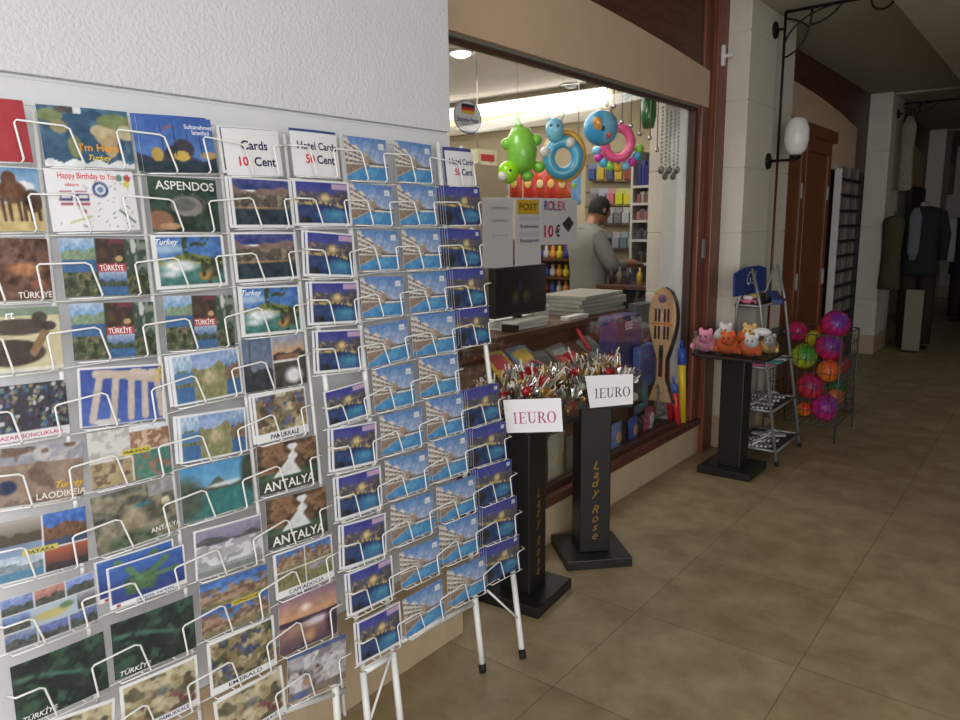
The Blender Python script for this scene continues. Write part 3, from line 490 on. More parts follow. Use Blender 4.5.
B1 = [('sign_hotel', (292.5, 131), (339, 136), (337.5, 177.5), (291, 175))]+[('night_white',)+q for q in (((295.5, 180), (351, 183), (350, 226), (293.5, 225)), ((306, 231), (355, 234), (354, 278), (306, 275.6)), ((309, 282), (360, 281.4), (358.4, 323), (312, 325)), ((315, 330.7), (362, 328.6), (363, 369), (318, 373.7)), ((325, 392.5), (369, 379.5), (366, 416), (326, 428)), ((329.5, 429), (377, 421), (377, 462.5), (334, 472)), ((335, 477.5), (381, 465.5), (382.5, 506), (340, 521)), ((339.5, 526), (385, 512.6), (387.6, 554), (345, 569)), ((346, 574.5), (392, 555), (394.5, 595), (352, 616)), ((354, 624), (399, 602), (403.6, 640), (362.4, 664)))]
B2 = [('pool',)+q for q in (((344, 136), (387, 140), (388, 182.5), (346.7, 179)), ((350, 182.5), (392.5, 187), (393.5, 226), (352, 224)), ((360, 230), (400, 231.5), (398, 269), (357.5, 270)), ((359.6, 277), (403.6, 276.4), (404, 315), (363, 317.6)), ((362, 328), (407, 319), (410, 357), (371, 368)), ((368.7, 370), (413.4, 363), (415, 403), (378, 411)), ((381, 417), (422.5, 405), (422.5, 445), (381, 454.5)), ((384, 461), (427.5, 449.5), (428, 487.5), (387.5, 499.5)), ((389, 506), (432.5, 491), (434, 530), (394, 545)), ((400, 552.7), (440, 535.5), (440, 571), (401, 588)), ((402, 601), (441.5, 577), (445, 614.6), (407, 637.5)))]
B3 = [('pool',)+q for q in (((395, 140), (433, 146), (432, 183.5), (396, 181)), ((397.7, 185), (436, 186), (437, 226), (400, 224)), ((402, 229.4), (442.5, 230.4), (440, 268), (404, 269)), ((405.4, 274), (448, 271), (446.7, 309), (413.4, 312)), ((413.4, 317), (458, 310.7), (453, 351), (417, 355.4)), ((418, 359.5), (458, 353), (458, 391), (421.5, 396.7)), ((425, 401), (464, 393), (464, 430), (429, 439.5)), ((429, 442.5), (467.5, 432.5), (468, 470), (434, 481)), ((441, 487.5), (479, 474), (472.5, 510), (439, 522.5)), ((441, 526), (478, 512.5), (478.6, 550.4), (444, 564)), ((453, 571), (487, 554), (484.5, 590.5), (448, 606.5)))]
B4 = [('sign_hotel', (446.7, 151), (475, 153), (474, 186), (445.6, 184.6))]+[('night_tag',)+q for q in (((443.5, 186.7), (481.5, 187), (480, 225), (446.7, 224)), ((446.7, 229), (482, 230.4), (481, 266), (450, 267)), ((451, 269.5), (485, 269), (486.8, 304), (456, 308.4)), ((458, 308.4), (490, 307), (489, 341.7), (462.7, 346)))]+[None]+[('night_tag',)+q for q in (((466, 391), (500, 383), (500, 417.5), (470, 427)), ((471, 430), (507, 421), (506, 457.5), (475, 466)), ((476, 471), (512, 458), (512.5, 494), (481, 505)), ((480, 507.5), (517, 496), (517, 532.5), (485, 544)), ((485, 549), (520, 534), (519, 566.5), (488.4, 584)))]
LAB = {'red': 'plain red postcard', 'map': 'world map postcard with orange greeting', 'mosque': 'blue postcard of a lit mosque with minarets', 'camels': 'postcard of brown camels on yellow sand', 'birthday': 'white birthday greeting postcard with a blue eye charm', 'theatre': 'dark green postcard of an ancient theatre', 'mosaic': 'reddish brown mosaic postcard', 'turkey': 'four picture collage postcard with a red banner', 'falls': 'white bordered blue sky waterfall postcard', 'ducks': 'cream postcard of two dark birds', 'beads': 'postcard crowded with blue and white beads', 'temple': 'blue postcard of pale temple columns', 'hillside': 'white bordered green hillside collage postcard', 'bay': 'white bordered postcard of a town above dark bay', 'lighthouse': 'grey two picture coast postcard', 'cotton': 'white bordered postcard of tan rock pools', 'cascade': 'autumn brown waterfall postcard with big lettering', 'chimneys': 'white bordered four picture rock valley postcard', 'sunset': 'purple sunset over the sea postcard', 'cliff': 'pale grey cliff postcard', 'lake': 'turquoise lake postcard under bright blue sky', 'terrace': 'grey white terraces postcard', 'rocks': 'postcard of rock towers with a yellow banner', 'valley': 'white bordered tan valley postcard', 'pools': 'four picture white terrace postcard with a yellow banner', 'canyon': 'dark canyon and ruins collage postcard', 'turtle': 'blue postcard of a green sea turtle', 'night_map': 'very dark green satellite map postcard', 'ruins': 'brown stone ruins postcard', 'dusk': 'four picture dusk collage postcard with yellow banner', 'nine': 'nine picture blue collage postcard with a map', 'flowers': 'white bordered dry yellow slope postcard', 'night_white': 'white bordered night postcard of a lit hotel pool', 'night_tag': 'blue night hotel postcard with small white tag', 'pool': 'blue daytime postcard of white hotel beside a pool', 'sign_ten': 'white price card for ten cent cards', 'sign_hotel': 'white price card for fifty cent hotel cards'}
GR = {'night_white': 'night hotel postcards with white border', 'night_tag': 'night hotel postcards with white tag', 'pool': 'daytime hotel pool postcards'}
wire = mat('white_coated_wire', (232, 232, 230), .4, var=.03)
wmetal = mat('white_painted_steel', (228, 228, 226), .4, var=.05)
rubber = mat('black_rubber', (24, 24, 24), .8)
def rack(nm, label, cols, cnames, loc, posts, legs, braces, bars, pr=.0085):
    t = thing(nm, label, 'postcard rack', loc)
    S = []
    for ci, colm in enumerate(cols):
        S.append([])
        for ri, e in enumerate(colm):
            if e is None: S[-1].append(None); continue
            s = place_card(e[0], e[1:], .012, '%s, %s row, %s' % (LAB[e[0]], ORD[ri], cnames[ci]), GR.get(e[0], 'postcards in the left rack' if nm == 'wide_postcard_rack' else None))
            S[-1].append(s)
    n = max(len(c) for c in cols)
    out = lambda p: p+RN*.022
    def at(s, u, v, d=.022): return s.c+s.ex*((u-.5)*s.w)+s.ey*((v-.5)*s.h)+RN*d
    def seat(s):   # wire ledge the cards stand on
        return [at(s, .04, -.03, -.008), at(s, .04, -.035, .014), at(s, .96, -.035, .014), at(s, .96, -.03, -.008)]
    for r in range(n):
        for ci in range(len(cols)):
            s = S[ci][r] if r < len(S[ci]) else None
            if s is None: continue
            w = MB().tube(seat(s), .0016, 5)
            for u in (.3, .7): w.tube([at(s, u, .0, -.010), at(s, u, -.03, .0), at(s, u, -.035, .014)], .0014, 5)
            w.build('wire_ledge', wire, t)
            s2 = S[ci+1][r] if ci+1 < len(cols) and r < len(S[ci+1]) else None
            k = .57 if not (r == 0) else .64
            a = [at(s, .80, -.035, .014), at(s, .82, .02), at(s, .78, k*.93), at(s, .81, k)]
            if s2: a += [at(s2, .2, k), at(s2, .26, k*.93), at(s2, .36, .02), at(s2, .37, -.035, .014)]
            else: a += [at(s, 1.0, k+.02), at(s, 1.06, k+.02, .0)]
            MB().tube(a, .0021, 6).build('wire_loop', wire, t)
            if ci == 0: MB().tube([at(s, -.07, k+.02, .0), at(s, -.02, k), at(s, .22, k), at(s, .27, k*.93), at(s, .36, .02), at(s, .37, -.035, .014)], .0021, 6).build('wire_loop', wire, t)
    # horizontal wires that tie the pockets to the frame
    for r in range(n):
        row = [c[r] for c in S if r < len(c) and c[r]]
        if row: MB().tube([at(row[0], -.05, -.06, -.012)]+[at(s, .5, -.06, -.012) for s in row]+[at(row[-1], 1.04, -.06, -.012)], .0016, 5).build('cross_wire', wire, t)
    for (a, b) in posts: MB().tube([Rp(*a, -.016), Rp(*b, -.016)], pr, 8).build('post', wmetal, t)
    for (a, b) in bars: MB().tube([Rp(*a, -.012), Rp(*b, -.012)], .0095, 8).build('cross_bar', wmetal, t)
    for (a, f) in legs:
        f = Vector(f); a = Rp(*a, -.008); dr = (f-a).normalized()
        lg = MB().tube([a, f-dr*.015], .0105, 10).build('leg', wmetal, t); MB().tube([f-dr*.035, f+EZ*.004], [.0125, .0125], 10).build('foot_cap', rubber, lg)
    for (a, b) in braces: MB().tube([Vector(a), Vector(b)], .004, 6).build('brace', wmetal, t)
    return S, t
lg = [((335, 684), Zp(341, 770)), ((172, 760), X(RX0+.03, .62, 0)), ((-20, 690), X(RX0+.02, .16, 0))]
SA, TA = rack('wide_postcard_rack', 'large white wire rack of mixed scenic postcards leaning on the white wall', (A0, A1, A2, A3), ('left rack edge column', 'left rack second column', 'left rack third column', 'left rack fourth column'), X(RX0, .7, 0),
   [((34, 112), (104, 770)), ((133, 122), (205, 760)), ((284, 134), (345, 715)), ((217, 128), (283, 742))], lg, [], [((20, 800), (212, 735)), ((212, 735), (345, 690))], .005)
p363 = Rp(363, 672); l393 = Rp(393, 652); l480 = Rp(475, 600); l523 = Rp(514, 576)
f1 = Zp(372, 765); f2 = Zp(403, 745); f3 = Zp(483, 673); f4 = Zp(523, 660)
SB, TB = rack('hotel_postcard_rack', 'white folding wire rack of blue hotel postcards beside the shop window', (B1, B2, B3, B4), ('right rack first column', 'right rack second column', 'right rack third column', 'right rack outer column'), X(RX0, 1.6, 0),
   [((292, 130), (364, 676)), ((341, 134), (393, 655)), ((438, 142), (475, 600)), ((461, 146), (514, 576))], [((363, 672), f1), ((393, 652), f2), ((475, 598), f3), ((513, 574), f4)],
   [(Rp(391, 655), f1+(p363-f1)*.42), (Rp(487, 590), f4+(l523-f4)*.48)], [((396, 643), (474, 603)), ((364, 672), (392, 655))])
# cards that show behind the front one
def peek(s, k, d, du, dv, label, group=None):
    o = bpy.data.objects.new('postcard', card_mesh(k)); COL.objects.link(o)
    o.matrix_world = Matrix.Translation(s.c+s.ex*du+s.ey*dv+RN*d) @ Matrix((s.ex, s.ey, s.ez)).transposed().to_4x4() @ Matrix.Diagonal((s.w/CW, s.h/CH, 1, 1)); tag(o, label, 'postcard', group)
for r, s in enumerate(SB[3]):
    if s is None: continue
    if r == 0: peek(s, 'blue', -.006, -.004, .012, 'dark blue postcard behind the narrow column price card'); continue
    for j in (1, 2, 3): peek(s, 'night_tag', -.005*j, -.006*j, .001*j, '%s night postcard behind the front one, %s row, right rack outer column' % (('nearest', 'middle', 'rearmost')[j-1], ORD[r]), 'night hotel postcards with white tag')
for r, s in enumerate(SB[0]):
    if r == 0: peek(s, 'blue', -.005, .002, .008, 'blue postcard showing above the hotel price card of the right rack')
    elif r not in (5,): peek(s, 'night_white', -.005, -.008, .0, 'white edged night postcard behind the front one, %s row, right rack first column' % ORD[r], 'night hotel postcards with white border')
for r in (4, 7, 8, 9, 10):
    peek(SB[2][r], 'pool', -.005, -.008, .002, 'daytime pool postcard behind the front one, %s row, right rack third column' % ORD[r], 'daytime hotel pool postcards')
peek(SA[3][0], 'bay', -.005, -.008, .006, 'dark town postcard behind the ten cent price card')
peek(SA[1][7], 'turtle', -.006, -.02, .018, 'sea turtle postcard sticking out behind the front turtle card'); peek(SA[2][0], 'mosque', -.005, -.008, .004, 'lit mosque postcard just behind the front mosque card')
for (ci, r, k, l) in ((2, 4, 'hillside', 'green hillside postcard behind the front card in the fifth pocket of the third column'), (2, 5, 'hillside', 'green hillside postcard behind the front card in the sixth pocket of the third column'), (3, 5, 'cotton', 'tan rock pool postcard behind the front one in the fourth column'), (3, 1, 'bay', 'dark town postcard behind the front one in the second pocket of the fourth column')):
    peek(SA[ci][r], k, -.005, -.007, .001, l)
# ---------------------------------------------------------------- black trays on columns
black = mat('black_laminate', (26, 26, 27), .42, var=.1)
acryl = glassy('clear_acrylic', (.93, .95, .95), maxr=.35)
gold = mat('gold_lettering', (150, 112, 56), .4, .3); silver = mat('silver_foil', (206, 206, 204), .25, .9); redf = mat('red_foil', (170, 34, 42), .35, .2); goldf = mat('gold_foil', (196, 160, 96), .3, .8)
creamf = mat('cream_wrap', (222, 214, 200), .4); bluef = mat('blue_foil', (46, 52, 140), .35, .3); darkf = mat('dark_charm', (52, 34, 32), .4)
def oct_(c, ex, ey, h, ch): return [c+ex*a+ey*b for a, b in ((-h+ch, -h), (h-ch, -h), (h, -h+ch), (h, h-ch), (h-ch, h), (-h+ch, h), (-h, h-ch), (-h, -h+ch))]
def stand(cx, cy, ang, z, label, base=.30, words=None, tray=.19):
    a = math.radians(ang); ex = X(math.cos(a), math.sin(a), 0); ey = X(-math.sin(a), math.cos(a), 0); c = X(cx, cy, 0)
    t = thing('display_stand', label, 'display stand', c)
    MB().obox(c+EZ*.023, ex*base/2, ey*base/2, EZ*.022).build('base', black, t, .004)
    col = MB().obox(c+EZ*(.045+z)/2, ex*.07, ey*.07, EZ*(z-.045)/2).build('column', black, t, .006)
    MB().prism(oct_(c+EZ*z, ex, ey, tray, .07), EZ*.016).build('tray', black, t, .003)
    w = MB(); P = oct_(c+EZ*(z+.016), ex, ey, tray-.004, .068)
    for i in range(8):
        p, q = P[i], P[(i+1) % 8]; d = (q-p).normalized(); n = X(d.y, -d.x, 0)
        w.obox((p+q)/2+EZ*.062, d*((q-p).length/2), n*.0015, EZ*.062)
    w.build('clear_side', acryl, t)
    if words:
        for (nrm, rt) in words:
            nrm = ex*nrm[0]+ey*nrm[1]; rt = ex*rt[0]+ey*rt[1]; 
            for wd, zz in (('Lady', .455), ('Rose', .455-.041*5)):
                m = MB()
                for i, chh in enumerate(wd): m.text(chh, c+nrm*.0705+EZ*(zz-.041*i), rt, EZ, .04, bold=.008, shear=.35, lift=.0012)
                m.build('lettering', gold, col, label='gold letters running down the column')
    return c, ex, ey, t
s1 = stand(-1.635, 2.335, 6, .745, 'black display stand right behind the hotel card rack', .30, [((1, 0), (0, 1))])
s2 = stand(-1.60, 2.825, 46, .74, 'black display stand with gold letters facing the walkway', .30, [((0, -1), (1, 0))])
s3 = stand(-1.50, 4.38, 0, .722, 'black display stand in front of the first white pillar', .32, None, .225)
# hand lettered price papers: serif capitals built from strokes
def serif_text(m, o, ex, ey, h, col, lift):
    ez = ex.cross(ey); x = [0.]
    def r(x0, y0, x1, y1): m.add([o+ex*(x[0]+a)*h+ey*b*h+ez*lift for a, b in ((x0, y0), (x1, y0), (x1, y1), (x0, y1))], [(0, 1, 2, 3)], 0, col)
    def poly(p): m.add([o+ex*(x[0]+a)*h+ey*b*h+ez*lift for a, b in p], [list(range(len(p)))], 0, col)
    def arc(cx, cy, rx, ry, w, th, a0, a1, n=20):
        for i in range(n):
            q = []
            for a, rr in ((i, 0), (i+1, 0), (i+1, 1), (i, 1)):
                t = math.radians(a0+(a1-a0)*a/n); q.append((cx+(rx-(w if rr else 0))*math.cos(t), cy+(ry-(th if rr else 0))*math.sin(t)))
            poly(q if (a1 > a0) else q[::-1])
    def stem(a, b0=0, b1=1, w=.13): r(a, b0, a+w, b1)
    # 1
    stem(.14, 0, 1, .11); r(.03, 0, .36, .045); poly([(.02, .84), (.14, .86), (.25, 1), (.14, 1)]); x[0] += .5
    # E
    stem(.1); r(0, 0, .66, .05); r(0, .95, .64, 1); r(.2, .48, .5, .53); r(.61, 0, .66, .24); r(.59, .77, .64, 1); r(.46, .39, .5, .62); x[0] += .76
    # U
    r(.0, .95, .34, 1); r(.5, .95, .78, 1); stem(.1, .3, 1); r(.62, .3, .665, 1); arc(.383, .3, .283, .31, .13, .06, 180, 360); x[0] += .86
    # R
    stem(.1); r(0, 0, .34, .045); r(0, .955, .3, 1); arc(.3, .74, .3, .26, .13, .05, -90, 90); r(.23, .955, .3, 1); r(.23, .48, .3, .53); poly([(.32, .5), (.45, .5), (.74, .045), (.6, .0)]); r(.58, 0, .8, .045); x[0] += .84
    # O
    arc(.38, .5, .38, .52, .14, .05, 0, 360, 30); x[0] += .76
    return x[0]*h
def price_paper(q, n, p0, col, label):
    P = [hit(x, y, n, Vector(n).dot(p0)) for x, y in q]; tl, tr, br, bl = P; ez = Vector(n).normalized()
    m = MB(); m.add([p for p in (bl, br, tr, tl)], [(0, 1, 2, 3)], 0, rgb((238, 236, 240))); m.add([p-ez*.0012 for p in (bl, br, tr, tl)], [(3, 2, 1, 0)], 0, rgb((225, 222, 222)))
    for a, b in ((0, 1), (1, 2), (2, 3), (3, 0)):
        Q = (bl, br, tr, tl); m.add([Q[a], Q[a]-ez*.0012, Q[b]-ez*.0012, Q[b]], [(0, 1, 2, 3)], 0, rgb((225, 222, 222)))
    ex = (tr-tl+br-bl).normalized(); ey = ez.cross(ex); W = (tr-tl).length; h = W*.2
    serif_text(m, tl*.42+bl*.58+(tr-tl)*.135+(-ey)*h*.42, ex, ey, h, rgb(col), .0012)
    m.build('price_paper', PAPER, None, label=label, cat='sign')
n1 = X(.5, -.86, 0).normalized(); price_paper(((503, 400), (561, 398), (563, 431.5), (507, 433)), n1, s1[0]+n1*.236, (176, 58, 128), 'white one euro price paper in pink letters on the nearer tray')
n2 = s2[1]*0+(-s2[2]); price_paper(((585, 376), (633, 374), (633, 404), (590, 408)), n2, s2[0]+n2*.228, (62, 50, 72), 'white one euro price paper in dark letters on the second tray')
# foil wrapped trinkets heaped in the trays
def trinket(k):
    m = MB(); a, b, c_ = [(redf, silver, goldf), (goldf, silver, redf), (silver, redf, creamf), (creamf, silver, darkf), (darkf, goldf, silver), (bluef, silver, creamf)][k]
    m.ball((0, 0, .022), .024, 0, n=10, sc=(1, .8, 1)); [m.prism([(0, 0, .04), (.004*math.cos(w_), .004*math.sin(w_), .05), (.026*math.cos(w_+.2), .026*math.sin(w_+.2), .086), (.015*math.cos(w_+.7), .015*math.sin(w_+.7), .098)], (.0012, .0012, 0), 1) for w_ in (0, 1.3, 2.5, 3.8, 5.1)]; m.tube([(.014, 0, .03), (.03, .004, .06), (.026, .008, .1)], .003, 5, 2)
    m.ball((-.018, .01, .016), .013, 2, n=8); m.tube([(-.006, -.01, .03), (-.012, -.016, .115)], .0035, 5, 3)
    return m.mesh('wrapped_trinket', [a, b, c_, creamf])
TK = [trinket(k) for k in range(6)]
def heap(c, ex, ey, z, n, seed, label, group):
    rs = random.Random(seed)
    for i in range(n):
        lay = 0 if i < n*.5 else (1 if i < n*.82 else 2); R = (.155, .145, .11)[lay]
        a, b = rs.uniform(-R, R), rs.uniform(-R, R)
        o = bpy.data.objects.new('wrapped_trinket', TK[rs.choice([0, 0, 1, 2, 2, 3, 3, 4, 4, 5 if rs.random() < .4 else 0])]); COL.objects.link(o)
        o.location = c+ex*a+ey*b+EZ*(z+.018+(.0, .055, .105)[lay]); o.rotation_euler = (rs.uniform(-.7, .7), rs.uniform(-.7, .7), rs.uniform(0, 6.28)); s = rs.uniform(.72, 1.05); o.scale = (s, s, s)
        tag(o, label, 'trinket', group)
heap(*s1[:3], .745, 92, 2, 'small foil wrapped trinket in the nearer clear tray with pink price paper', 'trinkets in the nearer tray')
heap(*s2[:3], .74, 92, 4, 'small foil wrapped trinket in the second clear tray with dark price paper', 'trinkets in the second tray')
# soft toys in the third tray
def fuzz(nm, c): return mat(nm, c, .95, bump=.8, bscale=160, var=.12, scale=30)
def toy(p, r, body, face, label, lean=0):
    p = Vector(p); t = thing('plush_toy', label, 'soft toy', p, 'soft toys in the third tray')
    MB().ball(p+EZ*r*.8, r, n=16, sc=(1.05, .95, .8)).build('body', body, t)
    h = p+X(.3*r+lean, -.7*r, 1.45*r); hd = MB().ball(h, r*.62, n=14).build('head', face, t)
    for s in (-1, 1):
        MB().ball(h+X(s*.42*r, 0, .5*r), r*.22, n=10, sc=(1, .6, 1.3)).build('ear', face, hd); MB().ball(h+X(s*.2*r, -.55*r, .12*r), r*.09, n=8).build('eye', black, hd)
        MB().ball(p+X(s*.85*r, -.4*r, .5*r), r*.34, n=10).build('paw', body, t)
    MB().ball(h+X(0, -.58*r, -.08*r), r*.16, n=8).build('snout', face, hd)
pk = fuzz('pink_plush', (232, 150, 178)); og = fuzz('orange_plush', (226, 104, 56)); wt = fuzz('white_plush', (226, 224, 222)); ye = fuzz('pale_yellow_plush', (226, 186, 120))
z3 = .74
toy((-1.66, 4.27, z3), .068, pk, pk, 'fuzzy pink soft toy at the left of the third tray'); toy((-1.525, 4.27, z3), .066, og, og, 'orange soft toy at the middle front of the third tray')
toy((-1.39, 4.27, z3), .064, og, wt, 'orange soft toy with white face at the right of the third tray'); toy((-1.60, 4.43, z3+.03), .064, wt, wt, 'white soft toy behind the pink one'); toy((-1.46, 4.44, z3+.03), .066, og, ye, 'orange soft toy with yellow face at the back')
toy((-1.335, 4.42, z3), .056, ye, wt, 'pale yellow soft toy at the back right corner of the third tray')
p = Yp(762, 332, 4.36); MB().ball(p, .045, 0, n=16, sc=(1.25, .8, .55)).build('plush_cushion', wt, None, label='flat white plush cushion lying on top of the soft toys', cat='soft toy')

# ---------------------------------------------------------------- leaning goods rack before the pillar
galv = mat('grey_painted_tube', (150, 150, 148), .4, .4)
rt = thing('goods_rack', 'grey tube rack with blue header board in front of the white pillar', 'display rack', (-1.40, 4.85, 0))
for yy, f in ((4.62, 1), (5.12, 0)):
    lg_ = MB().tube([(-1.305, yy, .0), (-1.46, yy, 1.0), (-1.52, yy, 1.22)], .010, 8).build('post', galv, rt); MB().tube([(-1.304, yy, -.0), (-1.308, yy, .03)], .013, 8).build('foot_cap', rubber, lg_)
    lg_ = MB().tube([(-1.62, yy, .0), (-1.60, yy, 1.0), (-1.54, yy, 1.2)], .010, 8).build('post', galv, rt); MB().tube([(-1.62, yy, 0), (-1.62, yy, .03)], .013, 8).build('foot_cap', rubber, lg_)
tiers = [.08, .33, .60, .98]
darksh = mat('dark_shelf_mesh', (58, 58, 60), .6)
for z in tiers:
    xf_ = -1.305-.155*z; sl = .0
    w = MB().box((-1.615, 4.62, z), (xf_, 5.12, z+.008)); w.build('shelf', darksh, rt)
    w = MB().tube([(xf_+.005, 4.62, z+.012), (xf_+.005, 5.12, z+.012)], .009, 6).tube([(-1.615, 4.62, z+.012), (xf_, 4.62, z+.012)], .009, 6).tube([(-1.615, 5.12, z+.012), (xf_, 5.12, z+.012)], .009, 6)
    w.build('shelf_rim', galv, rt)
hp = [Xp(734.6, 297, -1.53), Xp(766, 290, -1.53), Xp(766.5, 268, -1.53), Xp(760, 265.5, -1.53), Xp(744, 268, -1.53), Xp(735, 274, -1.53)]
hb = MB().prism(hp, X(-.012, 0, 0)).build('header_board', mat('blue_header', (42, 62, 128), .5), rt)
hc = sum(hp, Vector())/6
MB().text('Gel', hc+X(.0, 0, -.0), EY, EZ, .085, shear=.35, bold=.0, lift=.002).build('lettering', mat('pale_blue_lettering', (196, 204, 222), .6), hb)
def flop(p, d, c1, c2, label):
    p = Vector(p); t = thing('flip_flop', label, 'flip flop', p, 'flip flops on the goods rack'); d = Vector(d).normalized(); n = X(-d.y, d.x, 0)
    pts = [p+d*(.11*math.cos(a))+n*((.038+.006*math.cos(a))*math.sin(a)) for a in [2*math.pi*i/20 for i in range(20)]]
    MB().prism(pts, EZ*.016).build('sole', c1, t, .003)
    MB().tube([p+n*.036-d*.01+EZ*.016, p+n*.022+d*.03+EZ*.04, p+d*.062+EZ*.03, p-n*.022+d*.03+EZ*.04, p-n*.036-d*.01+EZ*.016], .006, 6).build('strap', c2, t)
zeb = bpy.data.materials.new('zebra_print'); zeb.use_nodes = True
wv = zeb.node_tree.nodes.new('ShaderNodeTexWave'); wv.inputs['Scale'].default_value = 14; wv.inputs['Distortion'].default_value = 6; rp = zeb.node_tree.nodes.new('ShaderNodeValToRGB'); rp.color_ramp.interpolation = 'CONSTANT'; rp.color_ramp.elements[1].position = .5
rp.color_ramp.elements[0].color = (.05, .05, .05, 1); rp.color_ramp.elements[1].color = (.62, .61, .6, 1); tcz = zeb.node_tree.nodes.new('ShaderNodeTexCoord')
zeb.node_tree.links.new(tcz.outputs['Object'], wv.inputs['Vector']); zeb.node_tree.links.new(wv.outputs['Fac'], rp.inputs['Fac']); zeb.node_tree.links.new(rp.outputs['Color'], zeb.node_tree.nodes['Principled BSDF'].inputs['Base Color'])
grs = mat('grey_foam', (170, 170, 172), .8); pks = mat('pink_foam', (216, 110, 140), .7); tls = mat('teal_foam', (40, 140, 140), .7); whs = mat('white_foam', (220, 220, 218), .7); yls = mat('yellow_foam', (220, 196, 40), .6)
for i in range(4): flop((-1.50, 4.67+.12*i, tiers[1]+.01), (1, .25, 0), zeb, grs, 'black and white patterned flip flop, %s from the near end on the middle shelf' % ORD[i])
for i in range(3): flop((-1.47, 4.68+.15*i, tiers[0]+.01), (1, .35, 0), zeb if i != 2 else grs, whs, 'patterned flip flop, %s from the near end on the bottom shelf' % ORD[i])
flop((-1.50, 4.68, tiers[2]+.01), (1, .3, 0), pks, pks, 'pink flip flop at the near end of the upper shelf'); flop((-1.48, 4.80, tiers[2]+.01), (1, .3, 0), tls, whs, 'teal flip flop with white strap on the upper shelf'); flop((-1.48, 4.93, tiers[2]+.01), (1, .3, 0), grs, whs, 'grey flip flop with white strap on the upper shelf')
dks = mat('black_plastic', (30, 30, 32), .5); bls = mat('blue_plastic', (56, 74, 140), .5)
for i, (c1, c2, nm) in enumerate(((pks, whs, 'pink'), (dks, yls, 'black and yellow'), (dks, dks, 'all black'))):
    p = X(-1.55, 4.68+.11*i, tiers[3]+.01); t = thing('toy_car', '%s toy car on the top shelf of the goods rack' % nm, 'toy car', p, 'toy cars on the goods rack')
    MB().box(p+X(-.06, -.035, .012), p+X(.06, .035, .035)).build('body', c1, t, .008); MB().box(p+X(-.03, -.028, .035), p+X(.03, .028, .06)).build('cabin', c2, t, .01)
    for a in (-.036, .036):
        for b in (-.036, .03): MB().lathe([(.014, 0), (.014, .008)], p+X(a, b, .014), EY, 10).build('wheel', rubber, t)
MB().obox((-1.49, 5.0, tiers[3]+.035), X(.03, .02, 0), X(-.05, .11, .02), X(0, 0, .016)).build('plastic_box', bls, None, .005, label='flat blue plastic box lying at the far end of the top shelf', cat='box')

# ---------------------------------------------------------------- wire bin of coloured balls
bx0, bx1, by0, by1, bz0, bz1 = -1.62, -1.14, 5.34, 5.86, .12, .74
binm = mat('dull_bin_wire', (92, 94, 90), .5, .4)
bt = thing('ball_bin', 'wire bin full of bright rubber balls beside the goods rack', 'bin', ((bx0+bx1)/2, (by0+by1)/2, 0))
for sx in (bx0, bx1):
    for sy_ in (by0, by1): MB().tube([(sx, sy_, 0), (sx, sy_, bz1)], .006, 8).build('post', binm, bt)
for z in (bz0, bz1): MB().tube([(bx0, by0, z), (bx1, by0, z), (bx1, by1, z), (bx0, by1, z)], .005, 6, closed=True).build('rim', binm, bt)
dw = mat('dark_wire', (74, 78, 74), .5, .5)
for nm, (a, b) in (('front', (X(bx0, by0, 0), X(bx1, by0, 0))), ('side', (X(bx1, by0, 0), X(bx1, by1, 0))), ('back', (X(bx0, by1, 0), X(bx1, by1, 0))), ('left', (X(bx0, by0, 0), X(bx0, by1, 0)))):
    m = MB()
    for i in range(1, 9): p = a.lerp(b, i/9); m.tube([p+EZ*bz0, p+EZ*bz1], .0022, 5)
    for i in range(1, 7): z = bz0+(bz1-bz0)*i/7; m.tube([a+EZ*z, b+EZ*z], .0022, 5)
    m.build('wire_side', dw, bt)
m = MB()
for i in range(0, 12): m.tube([(bx0+(bx1-bx0)*i/11, by0, bz0), (bx0+(bx1-bx0)*i/11, by1, bz0)], .0025, 5)
m.build('bottom', dw, bt)
def ballthing(px, py, y, r, ca, cb, nm, cc=None):
    p = Yp(px, py, y); p.x = min(max(p.x, bx0+r+.01), bx1-r-.01); p.z = max(p.z, bz0+r+.004); ax = X(.5, -.75, .45).normalized()
    def cf(q):
        d = q.dot(ax); k = math.atan2(q.z, q.x); t = .5+.5*math.sin(k*6)*(1-abs(d)); u = max(0, min(1, (d+.1)/1.0))**3
        a, b = rgb(ca), rgb(cb); c = [a[i]*(1-u)+b[i]*u for i in range(3)]
        if cc and d < -.35: c = list(rgb(cc))
        return tuple(v*(.85+.15*t) for v in c)
    m = MB().ball(p, r, 0, n=24, cf=cf)
    for i in range(10):
        a = 2*math.pi*i/10; e = ax.orthogonal().normalized(); f = ax.cross(e)
        pts = [p+(ax*math.cos(w)+(e*math.cos(a)+f*math.sin(a))*math.sin(w))*(r*1.01) for w in [math.pi*j/10 for j in range(1, 10)]]
        m.tube(pts, r*.035, 4, 0, tuple(v*.8 for v in rgb(cb)))
    o = m.build('rubber_ball', PRINT, None, label=nm, cat='ball', group='balls in the wire bin')
